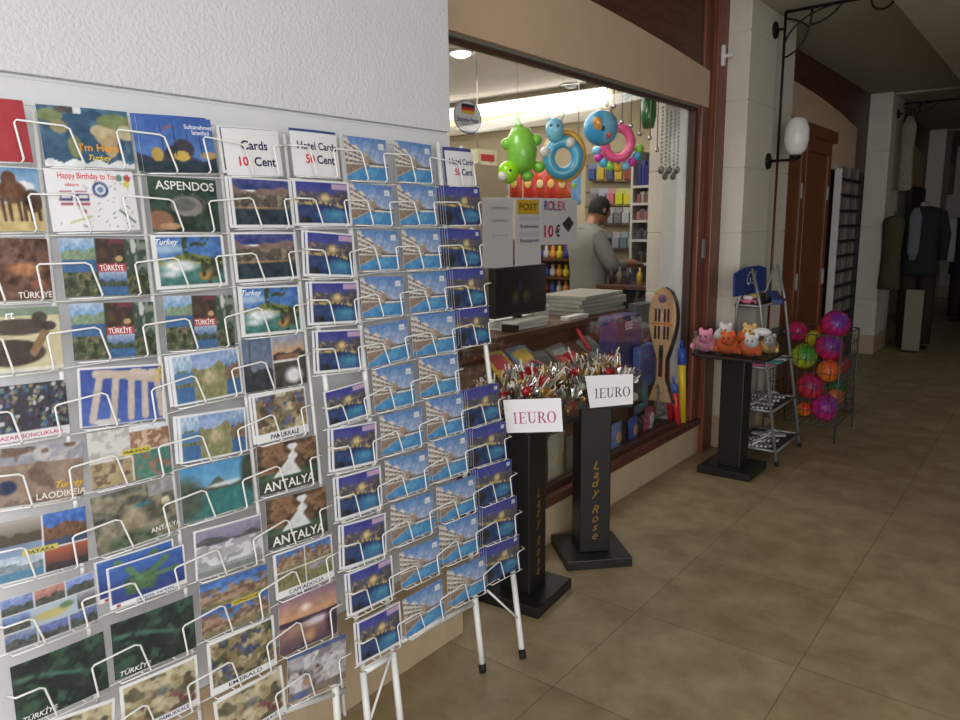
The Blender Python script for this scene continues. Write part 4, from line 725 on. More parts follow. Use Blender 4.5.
for a in ((846, 325, 5.62, .098, (226, 36, 84), (110, 50, 150), 'pink ball with purple centre lying topmost at the right of the bin'),
          (833, 347, 5.48, .095, (222, 34, 90), (120, 50, 150), 'pink ball with purple centre below the topmost ball'),
          (804, 356, 5.44, .088, (196, 200, 50), (70, 150, 60), 'green and yellow ball at the left front of the bin', (226, 210, 40)),
          (814, 339, 5.66, .062, (226, 214, 50), (206, 190, 40), 'small yellow ball behind the green ball'), (797, 331, 5.60, .07, (216, 40, 110), (180, 30, 90), 'magenta ball at the top left of the bin'),
          (831, 371, 5.43, .078, (236, 130, 40), (226, 96, 40), 'orange ball in the middle front of the bin'), (810, 386, 5.45, .092, (224, 56, 50), (170, 40, 100), 'red ball with purple shading low in the bin', (236, 130, 40)),
          (826, 409, 5.46, .092, (226, 50, 130), (150, 50, 150), 'magenta ball with yellow side at the bottom front', (236, 200, 50)), (804, 409, 5.44, .05, (236, 150, 40), (220, 60, 40), 'small orange ball at the bottom left corner'),
          (852, 366, 5.72, .07, (180, 50, 50), (150, 40, 50), 'dull red ball at the right back of the bin'), (841, 397, 5.60, .06, (226, 140, 90), (200, 110, 70), 'small peach ball near the bottom right'), (838, 386, 5.66, .066, (60, 130, 70), (40, 100, 60), 'dark green ball behind the orange ball'),
          (826, 330, 5.74, .062, (230, 110, 40), (216, 60, 60), 'orange red ball at the back of the bin')): ballthing(*a)

# ---------------------------------------------------------------- iron bracket and globe lamp on the pillar
iron = mat('dark_wrought_iron', (34, 30, 30), .55, .5); redrod = mat('red_brown_rod', (86, 36, 32), .5)
def iron_bracket(y, x0, z0, lab, L=.85):
    t = thing('iron_bracket', lab, 'sign bracket', (x0-.06, y, z0-.1)); xr = x0
    MB().tube([(xr, y, z0), (xr+L, y, z0)], .009, 8).build('arm', iron, t)
    MB().lathe([(.055, 0), (.05, .012), (.02, .02)], (WX+.001, y, z0-.1), EX, 20).tube([(WX+.01, y, z0-.1), (xr, y, z0-.1)], .009, 8).build('wall_plate', iron, t)
    for k, (c0, c1, c2) in enumerate((((0, -.28), (.16, -.24), (.16, -.0)), ((0, -.2), (.04, -.04), (.3, -.0)), ((.16, -.10), (.26, -.1), (.34, 0)), ((0, -.04), (.1, -.06), (.15, -.12)))):
        pts = [X(xr+(1-s)**2*c0[0]+2*s*(1-s)*c1[0]+s*s*c2[0], y, z0+(1-s)**2*c0[1]+2*s*(1-s)*c1[1]+s*s*c2[1]) for s in [i/12 for i in range(13)]]
        MB().tube(pts, .006, 6).build('scroll', iron, t)
    hx = xr+.5 if L < .88 else xr+.6; MB().tube([(hx-.062*math.cos(a)+.06, y, z0-.02-.06*math.sin(a)) for a in [math.pi*(-.15+1.3*i/16) for i in range(17)]], .007, 6).build('hook', iron, t)
    return t
b1 = iron_bracket(5.22, -1.588, 2.825, 'black wrought iron sign bracket high on the first white pillar')
MB().tube([(-1.588, 5.22, 2.825), (-1.588, 5.22, 1.9)], .009, 8).build('upright', iron, b1); MB().tube([(-1.588, 5.22, 1.9), (-1.588, 5.22, .55)], .0085, 8).build('lower_rod', redrod, b1, label='reddish lower rod')
iron_bracket(9.6, -1.60, 2.76, 'black iron sign bracket on the second pillar further along', .9)
gl = thing('globe_lamp', 'white globe wall lamp on the first pillar', 'wall lamp', (WX, 5.22, 1.9))
MB().lathe([(.055, 0), (.05, .012), (.02, .022)], (WX+.001, 5.22, 1.9), EX, 20).build('wall_plate', iron, gl); MB().tube([(WX+.01, 5.22, 1.9), (-1.49, 5.22, 1.9), (-1.475, 5.22, 1.92)], .009, 8).lathe([(.02, 0), (.035, .015), (.035, .035)], (-1.475, 5.22, 1.9), EZ, 14).build('arm', iron, gl)
MB().lathe([(.035, 0), (.062, .03), (.076, .09), (.074, .16), (.058, .215), (.03, .235), (.003, .24)], (-1.475, 5.22, 1.93), EZ, 22).build('globe', mat('opal_glass', (226, 224, 222), .35), gl)
# small white lamp clip on the wooden post
MB().box((SX+.03, 4.66, 2.44), (SX+.05, 4.69, 2.56)).box((SX+.045, 4.665, 2.485), (SX+.10, 4.685, 2.505)).build('wall_hook', mat('white_metal', (222, 222, 220), .4), None, .003, label='small white hook bracket high on the brown wooden post', cat='hook')
MB().box((SX-.005, 4.555, 1.28), (SX+.01, 4.60, 1.40)).build('wall_switch', mat('grey_plastic', (120, 118, 116), .5), None, .004, label='small grey switch plate on the brown wooden post', cat='switch')

# ---------------------------------------------------------------- further along: wall rack, clothes figures, boards
cr = thing('wall_card_rack', 'tall narrow rack with black bars against the second shop front', 'display rack', (-1.80, 8.25, .5))
MB().box((-1.84, 7.80, .5), (-1.82, 8.72, 1.97)).build('back_panel', mat('pale_grey_board', (128, 126, 120), .7), cr, .003)
MB().box((-1.83, 7.78, .48), (-1.77, 7.82, 1.99)).build('side', mat('white_metal', (222, 222, 220), .4), cr, .003); MB().box((-1.83, 8.70, .48), (-1.77, 8.74, 1.99)).build('side', dks, cr, .003)
for i in range(10): MB().box((-1.83, 7.8, .56+.148*i), (-1.76, 8.72, .575+.148*i)).build('shelf_bar', dks, cr, .002)
MB().box((-1.82, 7.83, 1.735), (-1.80, 8.06, 1.84)).build('red_card', mat('salmon_card', (196, 110, 100), .6), None, label='salmon red card high on the tall narrow rack', cat='card')
for r in range(10):
    for k in range(7):
        if r == 8 and k == 0: continue
        MB().box((-1.82, 7.84+.125*k, .577+.148*r), (-1.805, 7.94+.125*k, .69+.148*r)).build('leaflet', mat(('pale_leaflet', 'grey_leaflet', 'tan_leaflet')[(r*3+k) % 3], ((150, 148, 142), (110, 112, 112), (132, 120, 104))[(r*3+k) % 3], .6), None, label='small leaflet on the tall narrow rack, shelf %s from bottom, %s from left' % (ORD[r], ORD[k]), cat='leaflet', group='leaflets on the tall rack')
def garment(cx, cy, zt, zb, w, d, m, nm, parent, arms=True, open_=False):
    prof = [(.35, 0), (.9, .04), (1., .12), (.86, .45), (.84, .55), (.98, .9), (1., 1.)]; mb = MB()
    mb.lathe([(w*r, (zb-zt)*h) for r, h in prof][::-1], (cx, cy, zt), EZ, 20, sy=d/w, xa=EX); o = mb.build('jacket', m, parent)
    if arms:
        for s in ((-1, 1) if zb < .8 else (1,)): MB().tube([(cx+s*w*.86, cy, zt-.07), (cx+s*w*1.18, cy, zt-.32), (cx+s*w*1.16, cy-.03, zt-.62)], [.062, .055, .045], 10).build('sleeve', m, parent)
    return o
navy = mat('dark_navy_cloth', (36, 40, 44), .9, var=.1); olive = mat('olive_cloth', (74, 72, 48), .9); greyb = mat('grey_blue_cloth', (110, 116, 122), .9); darkb = mat('dark_brown_cloth', (46, 38, 34), .9); skin_m = mat('pale_mannequin', (150, 142, 128), .6)
mq = thing('clothes_mannequin', 'mannequin in open dark jacket and grey shirt beside the second pillar', 'mannequin', (-1.38, 10.1, 0))
MB().lathe([(.16, 0), (.16, .02), (.02, .04), (.018, .8)], (-1.38, 10.1, 0), EZ, 20).build('stand_base', dks, mq)
garment(-1.38, 10.1, 1.66, .86, .2, .13, navy, 'jacket', mq)
MB().lathe([(.03, 0), (.065, -.1), (.06, -.5), (.03, -.6)][::-1], (-1.44, 9.97, 1.64), EZ, 14, sy=.3, xa=EX).build('shirt_front', greyb, mq)
for s in (-1, 1): MB().tube([(-1.38+s*.09, 10.1, .95), (-1.38+s*.1, 10.1, .5), (-1.38+s*.1, 10.1, .06)], [.1, .085, .08], 12).build('trouser_leg', darkb, mq)
MB().lathe([(.05, 0), (.05, .07), (.03, .09), (.004, .095)], (-1.38, 10.1, 1.62), EZ, 14).build('neck_cap', skin_m, mq)
oj = thing('hanging_jacket', 'olive jacket hanging on the second pillar beside the mannequin', 'jacket', (-1.54, 9.25, .75))
garment(-1.54, 9.25, 1.55, .75, .11, .08, olive, 'jacket', oj, False); MB().tube([(-1.54, 9.25, 1.6), (-1.54, 9.25, 1.56), (-1.50, 9.25, 1.5)], .006, 6).build('hanger', dks, oj)
hg = thing('hanging_garment', 'long cream patterned garment hanging high on the second pillar', 'garment', (-1.52, 9.55, 1.95))
MB().lathe([(.03, 0), (.075, -.12), (.06, -.4), (.075, -.78), (.03, -.8)][::-1], (-1.52, 9.55, 2.62), EZ, 16, sy=.5, xa=EX).build('cloth', mat('cream_patterned_cloth', (142, 136, 120), .9, var=.3, scale=22), hg); MB().tube([(-1.52, 9.55, 2.62), (-1.52, 9.55, 2.70)], .006, 6).build('hook', dks, hg)
fm = thing('clothes_mannequin', 'dark clothed mannequin further down the walkway past the second pillar', 'mannequin', (-1.20, 13.2, 0))
MB().lathe([(.16, 0), (.16, .02), (.02, .04), (.018, .8)], (-1.20, 13.2, 0), EZ, 20).build('stand_base', dks, fm); garment(-1.20, 13.2, 1.55, .7, .22, .14, navy, 'coat', fm)
for s in (-1, 1): MB().tube([(-1.20+s*.09, 13.2, .75), (-1.20+s*.1, 13.2, .06)], [.1, .08], 12).build('trouser_leg', darkb, fm)
MB().tube([(-1.20, 13.2, 1.5), (-1.20, 13.2, 1.66)], .05, 12).ball((-1.20, 13.2, 1.74), .1, sc=(.85, .95, 1.2)).build('head', skin_m, fm)
fb = thing('floor_board', 'pale blank board standing on the floor by the clothed mannequin', 'board', (-1.33, 9.7, 0)); MB().box((-1.43, 9.7, .02), (-1.25, 9.72, .72)).build('panel', mat('pale_grey_green_board', (136, 136, 116), .8), fb, .004); MB().box((-1.40, 9.67, 0), (-1.28, 9.75, .02)).build('foot', dks, fb, .002)
MB().lathe([(.05, 0), (.085, -.02), (.09, -.42), (.088, -.5)][::-1], (-1.14, 10.25, 1.52), EZ, 14, sy=.4, xa=EX).build('pale_shirt', mat('pale_green_cloth', (128, 138, 128), .9), None, label='pale green folded shirt hanging beside the dark mannequin', cat='shirt')
# ---------------------------------------------------------------- behind the shop window
GX = SX-.062
def sheet(q, x, base, label, texts=(), bars=(), patches=(), cat='poster', name='poster'):
    P = [Xp(a, b, x) for a, b in q]; tl, tr, br, bl = P
    ex = EY; ez = EX; m = MB()
    f = lambda u, v: (bl*(1-u)+br*u)*(1-v)+(tl*(1-u)+tr*u)*v
    m.add([bl, br, tr, tl], [(0, 1, 2, 3)], 0, rgb(base)); m.add([p-ez*.0012 for p in (bl, br, tr, tl)], [(3, 2, 1, 0)], 0, rgb(base))
    Q = (bl, br, tr, tl)
    for i in range(4): m.add([Q[i], Q[i]-ez*.0012, Q[(i+1) % 4]-ez*.0012, Q[(i+1) % 4]], [(0, 1, 2, 3)], 0, rgb(base))
    for (u0, v0, u1, v1, c) in patches: m.add([f(u0, v0)+ez*.0006, f(u1, v0)+ez*.0006, f(u1, v1)+ez*.0006, f(u0, v1)+ez*.0006], [(0, 1, 2, 3)], 0, rgb(c))
    H = (tl-bl).length; W = (tr-tl).length
    for (b, u, v, h, c, fit, bold) in texts: m.text(b, f(u, v), ex, EZ, h*H, 0, rgb(c), bold=bold, fit=fit*W if fit else None, lift=.0014)
    return m.build(name, PAPER, None, label=label, cat=cat)
sheet(((483, 197), (513, 197.5), (513, 266), (483, 268.5)), GX, (222, 222, 222), 'plain white sheet with faint grey lines taped inside the window', [('............', .55, .86, .06, (150, 150, 150), .62, .02), ('............', .55, .68, .06, (150, 150, 150), .62, .02), ('. . . .', .55, .5, .1, (150, 150, 150), .5, .03)],
      patches=[(.28, .845, .82, .865, (176, 176, 176)), (.30, .665, .80, .685, (176, 176, 176))])
sheet(((515, 197.5), (540.5, 198), (541, 264), (515, 266)), GX, (222, 222, 222), 'white sheet with yellow post panel taped inside the window', [('POST', .5, .87, .1, (60, 56, 30), .7, .012), ('Briefmarken', .55, .58, .055, (70, 70, 110), .7, .015), ('Postkarten', .55, .37, .055, (70, 70, 110), .76, .015)], patches=[(.08, .76, .92, .97, (222, 178, 32)), (.14, .66, .94, .72, (206, 206, 216)), (.14, .42, .94, .5, (206, 206, 216))])
o = sheet(((540.8, 198), (577, 199.5), (577, 244), (541.2, 245)), GX, (222, 222, 224), 'white ten euro watch price sheet taped inside the window', [('10', .2, .3, .25, (206, 36, 74), .25, .03), ('\u20ac', .44, .3, .25, (50, 50, 56), .13, .03)])
m = MB(); P = [Xp(a, b, GX+.0014) for a, b in ((541, 204), (577, 205))]
for i, (ch, c) in enumerate(zip('ROLEX', ((60, 70, 170), (200, 70, 90), (90, 90, 180), (206, 60, 70), (200, 90, 110)))): m.text(ch, P[0].lerp(P[1], .14+.115*i)-EZ*.005, EY, EZ, .042, 0, rgb(c), bold=.02)
q = [Xp(a, b, GX+.0014) for a, b in ((569, 216), (574, 223), (568.5, 232.5), (562, 224))]; m.add(q[::-1], [(0, 1, 2, 3)], 0, rgb((58, 58, 62)))
m.v = [p-worldloc(o)*0 for p in m.v]; m.build('printed_price', PAPER, o)
# round sticker on the glass
c = Xp(467.5, 117, GX); rr = (Xp(467.5, 100, GX)-c).length; m = MB()
m.lathe([(0, .0), (rr, .0), (rr, .001), (0, .001)], c, EX, 40, 0, rgb((228, 228, 232)), sm=False); m.lathe([(rr, .0006), (rr, .0016), (rr*.93, .0016), (rr*.93, .0006)], c, EX, 40, 0, rgb((110, 112, 124)), sm=False)
for i, cc in enumerate(((30, 28, 30), (196, 36, 40), (236, 190, 50))):
    z = c.z+rr*(.56-.19*i); fl = [X(GX+.0022, c.y-rr*.45, z), X(GX+.0022, c.y+rr*.5, z+rr*.02), X(GX+.0022, c.y+rr*.5, z+rr*.21), X(GX+.0022, c.y-rr*.45, z+rr*.19)]; m.add(fl, [(0, 1, 2, 3)], 0, rgb(cc))
m.text('Deutsche Presse', c-EZ*rr*.16+EX*.001, EY, EZ, rr*.3, 0, rgb((60, 60, 90)), bold=.02, fit=rr*1.55); m.text('hier erh\u00e4ltlich', c-EZ*rr*.42+EX*.001, EY, EZ, rr*.17, 0, rgb((110, 110, 130)), fit=rr*.9); m.text('Nr. 1', c-EZ*rr*.66+EX*.001, EY, EZ, rr*.15, 0, rgb((110, 110, 130)))
m.v = [X(v.x, c.y+(v.y-c.y)*1.36, v.z) for v in m.v]; m.build('round_sticker', PAPER, None, label='round white sticker with a black red gold flag on the window glass', cat='sticker')

# counter, screen, papers
cw = wood('counter_brown_wood', (70, 42, 30), (104, 66, 44), .5, axis=1)
ct = thing('shop_counter', 'brown wooden shop counter behind the window display', 'counter', (-2.62, 3.4, 0))
MB().box((-2.88, 2.15, .03), (-2.36, 4.6, .88)).build('body', cw, ct, .004); MB().box((-2.9, 2.12, .88), (-2.33, 4.66, .92)).build('top', cw, ct, .006)
for y in (2.8, 3.5, 4.2): MB().box((-2.36, y-.3, .12), (-2.352, y+.3, .8)).build('panel', cw, ct, .004)
sc_ = [Xp(a, b, -2.45) for a, b in ((495.5, 315), (546.5, 307.5), (542.5, 264), (492.5, 268))]
mt = thing('screen', 'black flat screen with blue and yellow blobs on the counter', 'monitor', X(-2.5, (sc_[0].y+sc_[1].y)/2, .92))
y0, y1, z0, z1 = sc_[0].y, sc_[1].y, .99, (sc_[2].z+sc_[3].z)/2
MB().box((-2.50, y0, z0), (-2.45, y1, z1)).build('bezel', dks, mt, .006)
def scr(u, v):
    c = np.array((26, 26, 30.)); 
    for (cu, cv, ru, rv, col) in ((.36, .36, .09, .2, (120, 124, 50)), (.58, .36, .09, .18, (120, 124, 46)), (.36, .27, .1, .12, (56, 56, 84)), (.46, .62, .08, .26, (28, 56, 84)), (.58, .28, .1, .12, (56, 56, 84)), (.76, .42, .1, .16, (40, 42, 58))):
        d = ((u-cu)/ru)**2+((v-cv)/rv)**2
        if d < 1: c = c*(d**.5)+np.array(col)*(1-d**.5)
    return rgb(tuple(c))
MB().grid(lambda u, v: X(-2.4485, y0+.015+(y1-y0-.03)*u, z0+.015+(z1-z0-.03)*v), 40, 30, cf=scr).build('display', picture('screen_print', .25), mt)
MB().box((-2.6, (y0+y1)/2-.1, .92), (-2.42, (y0+y1)/2+.1, .935)).box((-2.5, (y0+y1)/2-.03, .935), (-2.47, (y0+y1)/2+.03, 1.0)).build('foot', dks, mt, .003)
pp = mat('newsprint', (160, 158, 150), .9, var=.14, scale=40); pw = mat('white_paper_sheet', (214, 214, 210), .85)
def pile(cx, cy, w, d, z, n, th, nm, lab, grp, m, seed):
    rs = random.Random(seed)
    for i in range(n):
        a = rs.uniform(-.08, .08); ex = X(math.cos(a), math.sin(a), 0); ey = X(-math.sin(a), math.cos(a), 0)
        MB().obox((cx+rs.uniform(-.008, .008), cy+rs.uniform(-.01, .01), z+th*(i+.5)), ex*w/2, ey*d/2, EZ*th*.46).build(nm, m, None, .003, label=lab % ORD[i], cat='newspaper', group=grp)
pile(-2.56, 4.36, .34, .56, .92, 5, .026, 'newspaper', 'folded newspaper on the counter pile, %s from the bottom', 'newspaper pile on the counter', pp, 3)
pile(-2.50, 3.47, .26, .36, .92, 3, .018, 'document_tray_sheet', 'stack of white papers beside the screen, %s from the bottom', 'papers beside the screen', pw, 4)
pile(-2.48, 2.84, .26, .3, .92, 3, .014, 'magazine', 'loose magazine at the near end of the counter, %s from the bottom', 'magazines at the near counter end', pp, 5)
MB().box((-2.52, 3.72, .92), (-2.46, 3.80, 1.02)).build('small_box', pw, None, .004, label='small white box standing on the counter between papers and newspapers', cat='box')
MB().box((-2.44, 3.28, .92), (-2.36, 3.34, .96)).build('cable_box', dks, None, .004, label='small black box in front of the screen', cat='box')
MB().box((-2.42, 3.86, .92), (-2.36, 4.10, .945)).build('white_booklet', pw, None, .003, label='white booklet lying before the newspaper pile', cat='booklet')
# sloped display with magazines and toys
dsp = thing('sloped_display', 'dark wooden sloped display shelf under the shop window', 'display shelf', (-2.12, 3.4, .235))
A = X(-2.33, 0, .80); Bq = X(-1.97, 0, .50)
MB().prism([X(A.x, 2.15, A.z), X(Bq.x, 2.15, Bq.z), X(Bq.x, 2.15, Bq.z-.02), X(A.x, 2.15, A.z-.02)], (0, 1.75, 0)).build('shelf', cw, dsp)
MB().box((-1.985, 2.15, .235), (-1.965, 3.9, .53)).build('front_board', cw, dsp); 
for y in (2.15, 3.88): MB().prism([X(A.x, y, A.z-.02), X(A.x, y, .235), X(Bq.x, y, .235), X(Bq.x, y, Bq.z-.02)], (0, .02, 0)).build('side', cw, dsp)
sd = (Bq-A).normalized(); sn = X(-sd.z, 0, sd.x)
if sn.z < 0: sn = -sn
def onslope(px, py, c, w, h, th, rot, nm, lab, cat, c2=None, lift=0.):
    p = hit(px, py, sn, sn.dot(A)+th+lift); r = math.radians(rot); ex = EY*math.cos(r)+sd*math.sin(r); ey = sn.cross(ex)
    ey = -sd*math.cos(r)+EY*math.sin(r)
    m_ = MB().obox(p-sn*th*.5, ex*w/2, ey*h/2, sn*th*.48)
    mm = [mat('cover_%d_%d_%d' % c, c, .35, var=.3, scale=30)]
    if c2: m_.obox(p-sn*th*.02+ey*h*.12, ex*w*.36, ey*h*.22, sn*.0012, 1); mm.append(mat('cover_%d_%d_%d' % c2, c2, .35, var=.25, scale=40)); m_.ball(p-ey*h*.25, w*.16, 1, n=10, sc=(1, 1, .05)) if False else None
    m_.build(nm, mm, None, .002, label=lab, cat=cat)
for a in ((503, 366, (200, 170, 70), .17, .24, .012, 8, 'magazine', 'yellow and red magazine at the near end of the sloped display', 'magazine', (180, 50, 60)), (528, 360, (120, 150, 190), .19, .24, .012, -8, 'magazine', 'pale blue and yellow magazine next on the sloped display', 'magazine', (206, 180, 60)),
          (548, 367, (90, 96, 92), .17, .24, .012, 4, 'magazine', 'grey green magazine in the middle of the sloped display', 'magazine', (60, 70, 70)), (566, 358, (96, 100, 104), .19, .22, .012, -6, 'magazine', 'dark grey magazine with a pale panel on the sloped display', 'magazine', (150, 156, 158)),
          (572, 362, (166, 46, 56), .2, .13, .014, 5, 'magazine', 'red magazine lying lower on the sloped display', 'magazine', (200, 90, 96)), (597, 351, (120, 124, 122), .17, .25, .012, -10, 'magazine', 'grey magazine beside the red stick', 'magazine', (84, 96, 100)),
          (612, 360, (170, 84, 92), .18, .24, .012, 12, 'magazine', 'pinkish magazine at the far end of the sloped display', 'magazine', (70, 80, 100)), (622, 372, (110, 96, 110), .16, .2, .012, 0, 'magazine', 'mauve magazine low at the far end', 'magazine', (160, 130, 130))): onslope(a[0], a[1], a[2], a[3], a[4], a[5], a[6], a[7], a[8], a[9], a[10])
p0 = hit(573, 324, sn, sn.dot(A)+.05); p1 = hit(590, 350, sn, sn.dot(A)+.03); MB().tube([p0, p1], .014, 8).build('toy_stick', mat('red_plastic', (196, 40, 48), .4), None, label='red plastic stick lying across the sloped display', cat='toy')
p0 = hit(540, 372, sn, sn.dot(A)+.03); rg = [p0+EY*.085*math.cos(a)+X(0, 0, 1)*.0-sd*(.085*math.sin(a)) for a in [math.pi*i/12 for i in range(13)]]
MB().tube(rg, .009, 8).build('pink_handle', mat('pink_plastic', (206, 130, 136), .4), None, label='pink arched toy handle on the sloped display behind the nearer tray', cat='toy')
ZB = .47
# upright boxes and beach toys behind the glass
def box_at(px0, py0, px1, py1, x, d, c, nm, lab, cat, c2=None, txt=None, zb=None):
    a = Xp(px0, py1, x); b = Xp(px1, py0, x); zb = a.z if zb is None else zb
    m_ = MB().box((x-d, a.y, zb), (x, b.y, b.z)); mm = [mat('pack_%d_%d_%d' % c, c, .4, var=.2, scale=25)]
    if c2: m_.box((x, a.y+.15*(b.y-a.y), zb+.25*(b.z-zb)), (x+.002, b.y-.15*(b.y-a.y), zb+.7*(b.z-zb)), 1); mm.append(mat('pack_%d_%d_%d' % c2, c2, .4, var=.2, scale=30))
    o = m_.build(nm, mm, None, .003, label=lab, cat=cat)
    if txt: MB().text(txt, X(x+.002, (a.y+b.y)/2, b.z-.06), EY, EZ, .05, bold=.02).build('lettering', pw, o)
    return o
box_at(616, 313, 640, 372, -2.12, .12, (66, 56, 110), 'toy_box', 'purple toy box with pale lettering behind the second tray', 'box', None, 'ESE', ZB); box_at(640, 343, 656, 366, -2.06, .05, (96, 116, 180), 'toy_box', 'pale blue toy box left of the wooden bat', 'box', (60, 80, 150), None, ZB)
box_at(641, 302, 655, 345, -2.2, .1, (84, 88, 90), 'toy_box', 'grey box behind the purple toy box', 'box', (60, 66, 70), None, ZB); box_at(596, 300+22, 614, 338, -2.34, .02, (116, 50, 46), 'folder', 'dull red folder standing against the counter front', 'folder')
MB().box((-2.32, 3.92, .235), (-2.06, 4.46, ZB)).box((-2.335, 3.92, .235), (-2.32, 4.46, ZB+.06)).build('corner_shelf', cw, None, .004, label='dark wooden corner shelf at the far end of the window display', cat='shelf')
# big wooden bat
def bat(y, lab, shade, dx=0, dz=0, tilt=0.):
    zt = Yp(662, 287, y).z+dz; xc = Yp(662, 320, y).x+dx; zb = Yp(662, 402, y).z
    def W(t): return .085*math.sin(math.pi*min(1, (t/.62))**.8)**.8 if t < .44 else max(.026, .083-(t-.44)*.23)
    H = zt-zb; L_ = []; R_ = []
    for i in range(33):
        t = i/32; w_ = (.085*max(0, 1-(1-t/.27)**2.2)**.55+.005) if t < .27 else (.09-.062*((t-.27)/.35)**1.5 if t < .62 else (.028 if t < .8 else .028+.05*(t-.8)/.2))
        z = zt-H*t; L_.append(X(xc-w_+tilt*t, y, z)); R_.append(X(xc+w_+tilt*t, y, z))
    th = thing('wooden_bat', lab, 'bat', X(xc, y, zb)); MB().prism(L_+R_[::-1], (0, .014, 0)).build('blade', shade, th, .003)
    if shade is not dks:
        for i in range(2):
            for j in (-2, -1, 1, 2):
                z = zt-H*(.24+.15*i); x = xc+j*.024+(.006 if j < 0 else -.006); MB().box((x-.007, y-.003, z-.042), (x+.007, y, z+.04)).build('slot', dks, th, .002)
        MB().box((xc-.07, y-.002, zt-H*.325), (xc+.07, y, zt-H*.305)).build('band', mat('orange_paint', (206, 130, 60), .5), th); MB().box((xc-.014, y-.002, zt-H*.78), (xc+.014, y, zt-H*.5)).build('grip_inlay', dks, th, .003)
        MB().ball((xc, y, zt-H*.1), .03, 0, n=10, sc=(1, .1, .9)).build('emblem', mat('purple_paint', (120, 84, 130), .5), th)
        MB().ball((xc, y, zt-H*.31), .02, 0, n=12, sc=(1, .1, 3.2)).build('inlay', mat('pale_pink_paint', (206, 170, 156), .5), th)
bat(4.30, 'large pale wooden beach bat with slots standing behind the glass', wood('pale_bat_wood', (180, 146, 104), (204, 172, 130), .5)); bat(4.34, 'dark beach bat just behind the pale wooden bat', dks, .022, -.0, .01)
def vtube(px0, py0, px1, py1, y, r, mt_, nm, lab, cat, mt2=None):
    a = Yp(px0, py0, y); b = Yp(px1, py1, y); t = thing(nm, lab, cat, b)
    MB().tube([a, b], r, 10).build('barrel', mt_, t)
    if mt2: d = (b-a); MB().tube([a-d*.001, a+d*.22], r*1.12, 10).build('cap', mt2, t); MB().tube([a+d*.0-d.normalized()*.05, a], r*.5, 8).build('nozzle', mt2, t)
grp_ = mat('green_plastic', (60, 150, 70), .4); rdp = mat('red_plastic', (196, 40, 48), .4); ylp = mat('yellow_plastic', (216, 180, 40), .4); blp = mat('bright_blue_plastic', (56, 90, 180), .4)
vtube(682, 348, 682.5, 422, 4.44, .024, ylp, 'water_gun', 'tall yellow water tube with blue cap by the wooden post', 'water toy', blp)
vtube(665, 372, 672, 424, 4.40, .02, rdp, 'water_gun', 'red water tube with green cap standing below the bat', 'water toy', grp_); vtube(674, 384, 678, 424, 4.36, .02, rdp, 'water_gun', 'red water tube with blue cap standing below the bat', 'water toy', blp)
def pouch(px, py, x, w, h, c, c2, lab, rot=0.):
    p = Xp(px, py, x); m_ = MB(); r = math.radians(rot); ey = EY*math.cos(r)+EZ*math.sin(r); ez = EZ*math.cos(r)-EY*math.sin(r)
    for s in (1, -1):
        m_.grid(lambda u, v: p+ey*((u-.5)*w*(1-.12*math.sin(math.pi*v)))+ez*((v-.5)*h)+EX*s*.022*math.sin(math.pi*u)*math.sin(math.pi*v)**.6, 10, 10, 0 if s < 0 else 0)
    m_.ball(p+EX*.02+ez*h*.08, w*.24, 1, n=10, sc=(.1, 1, 1.1)); m_.ball(p+EX*.018-ez*h*.2, w*.16, 1, n=10, sc=(.1, 1.3, .6))
    m_.build('toy_pouch', [mat('pouch_%d_%d_%d' % c, c, .35, var=.2, scale=22), mat('pouch_%d_%d_%d' % c2, c2, .35)], None, label=lab, cat='toy pack')
pouch(556, 462, -1.93, .16, .30, (196, 196, 180), (206, 190, 140), 'white plastic pack standing between the two black stands'); pouch(571, 452, -1.95, .1, .18, (96, 104, 96), (140, 120, 110), 'small grey green pack beside the white pack')
pouch(616, 440, -1.92, .14, .2, (120, 136, 190), (206, 170, 140), 'blue and white toy pack at the foot of the second stand'); pouch(633, 432, -1.92, .13, .19, (70, 90, 160), (190, 150, 120), 'dark blue toy pack right of the pale pack', 8); pouch(649, 420, -1.93, .15, .17, (150, 60, 84), (206, 200, 200), 'pink and white toy pack on the window floor', -10)
pouch(641, 398, -1.95, .2, .17, (90, 110, 130), (60, 140, 150), 'teal and grey toy pack behind the small packs', 5); pouch(661, 400, -1.96, .14, .22, (130, 126, 120), (196, 190, 186), 'clear bag of beach toys below the wooden bat')
# row of snack bags and packs above the sheets
def bag(px, py, y, w, h, c, c2, lab, grp):
    p = Yp(px, py, y); m_ = MB()
    for s in (1, -1): m_.grid(lambda u, v: p+EX*((u-.5)*w)+EZ*((v-.5)*h)+EY*s*.03*math.sin(math.pi*u)*math.sin(math.pi*v)**.5, 8, 8)
    m_.ball(p-EY*.028, w*.27, 1, n=10, sc=(1, .12, 1)); m_.build('snack_bag', [mat('bag_%d_%d_%d' % c, c, .3, var=.2, scale=20), mat('bag_%d_%d_%d' % c2, c2, .35)], None, label=lab, cat='snack bag', group=grp)
rail = thing('hanging_rail', 'thin metal rail holding the red snack bags above the window sheets', 'rail', Yp(530, 172, 4.6)); ra, rb = Yp(478, 171, 4.6), Yp(578, 173, 4.6)
MB().tube([ra, rb], .006, 6).build('bar', galv, rail)
for q in (ra, rb): MB().tube([q, X(q.x, q.y, ICE)], .004, 6).build('hanger_rod', galv, rail)
for i, (px, c, c2) in enumerate(((516, (186, 60, 40), (206, 180, 90)), (530, (196, 54, 46), (226, 190, 110)), (542, (190, 70, 44), (220, 200, 150)), (553, (200, 60, 50), (226, 180, 100)), (564, (196, 80, 50), (220, 190, 130)))): bag(px, 184, 4.6, .115, .20, c, c2, 'red and gold snack bag, %s from the left above the sheets' % ORD[i], 'red snack bags')
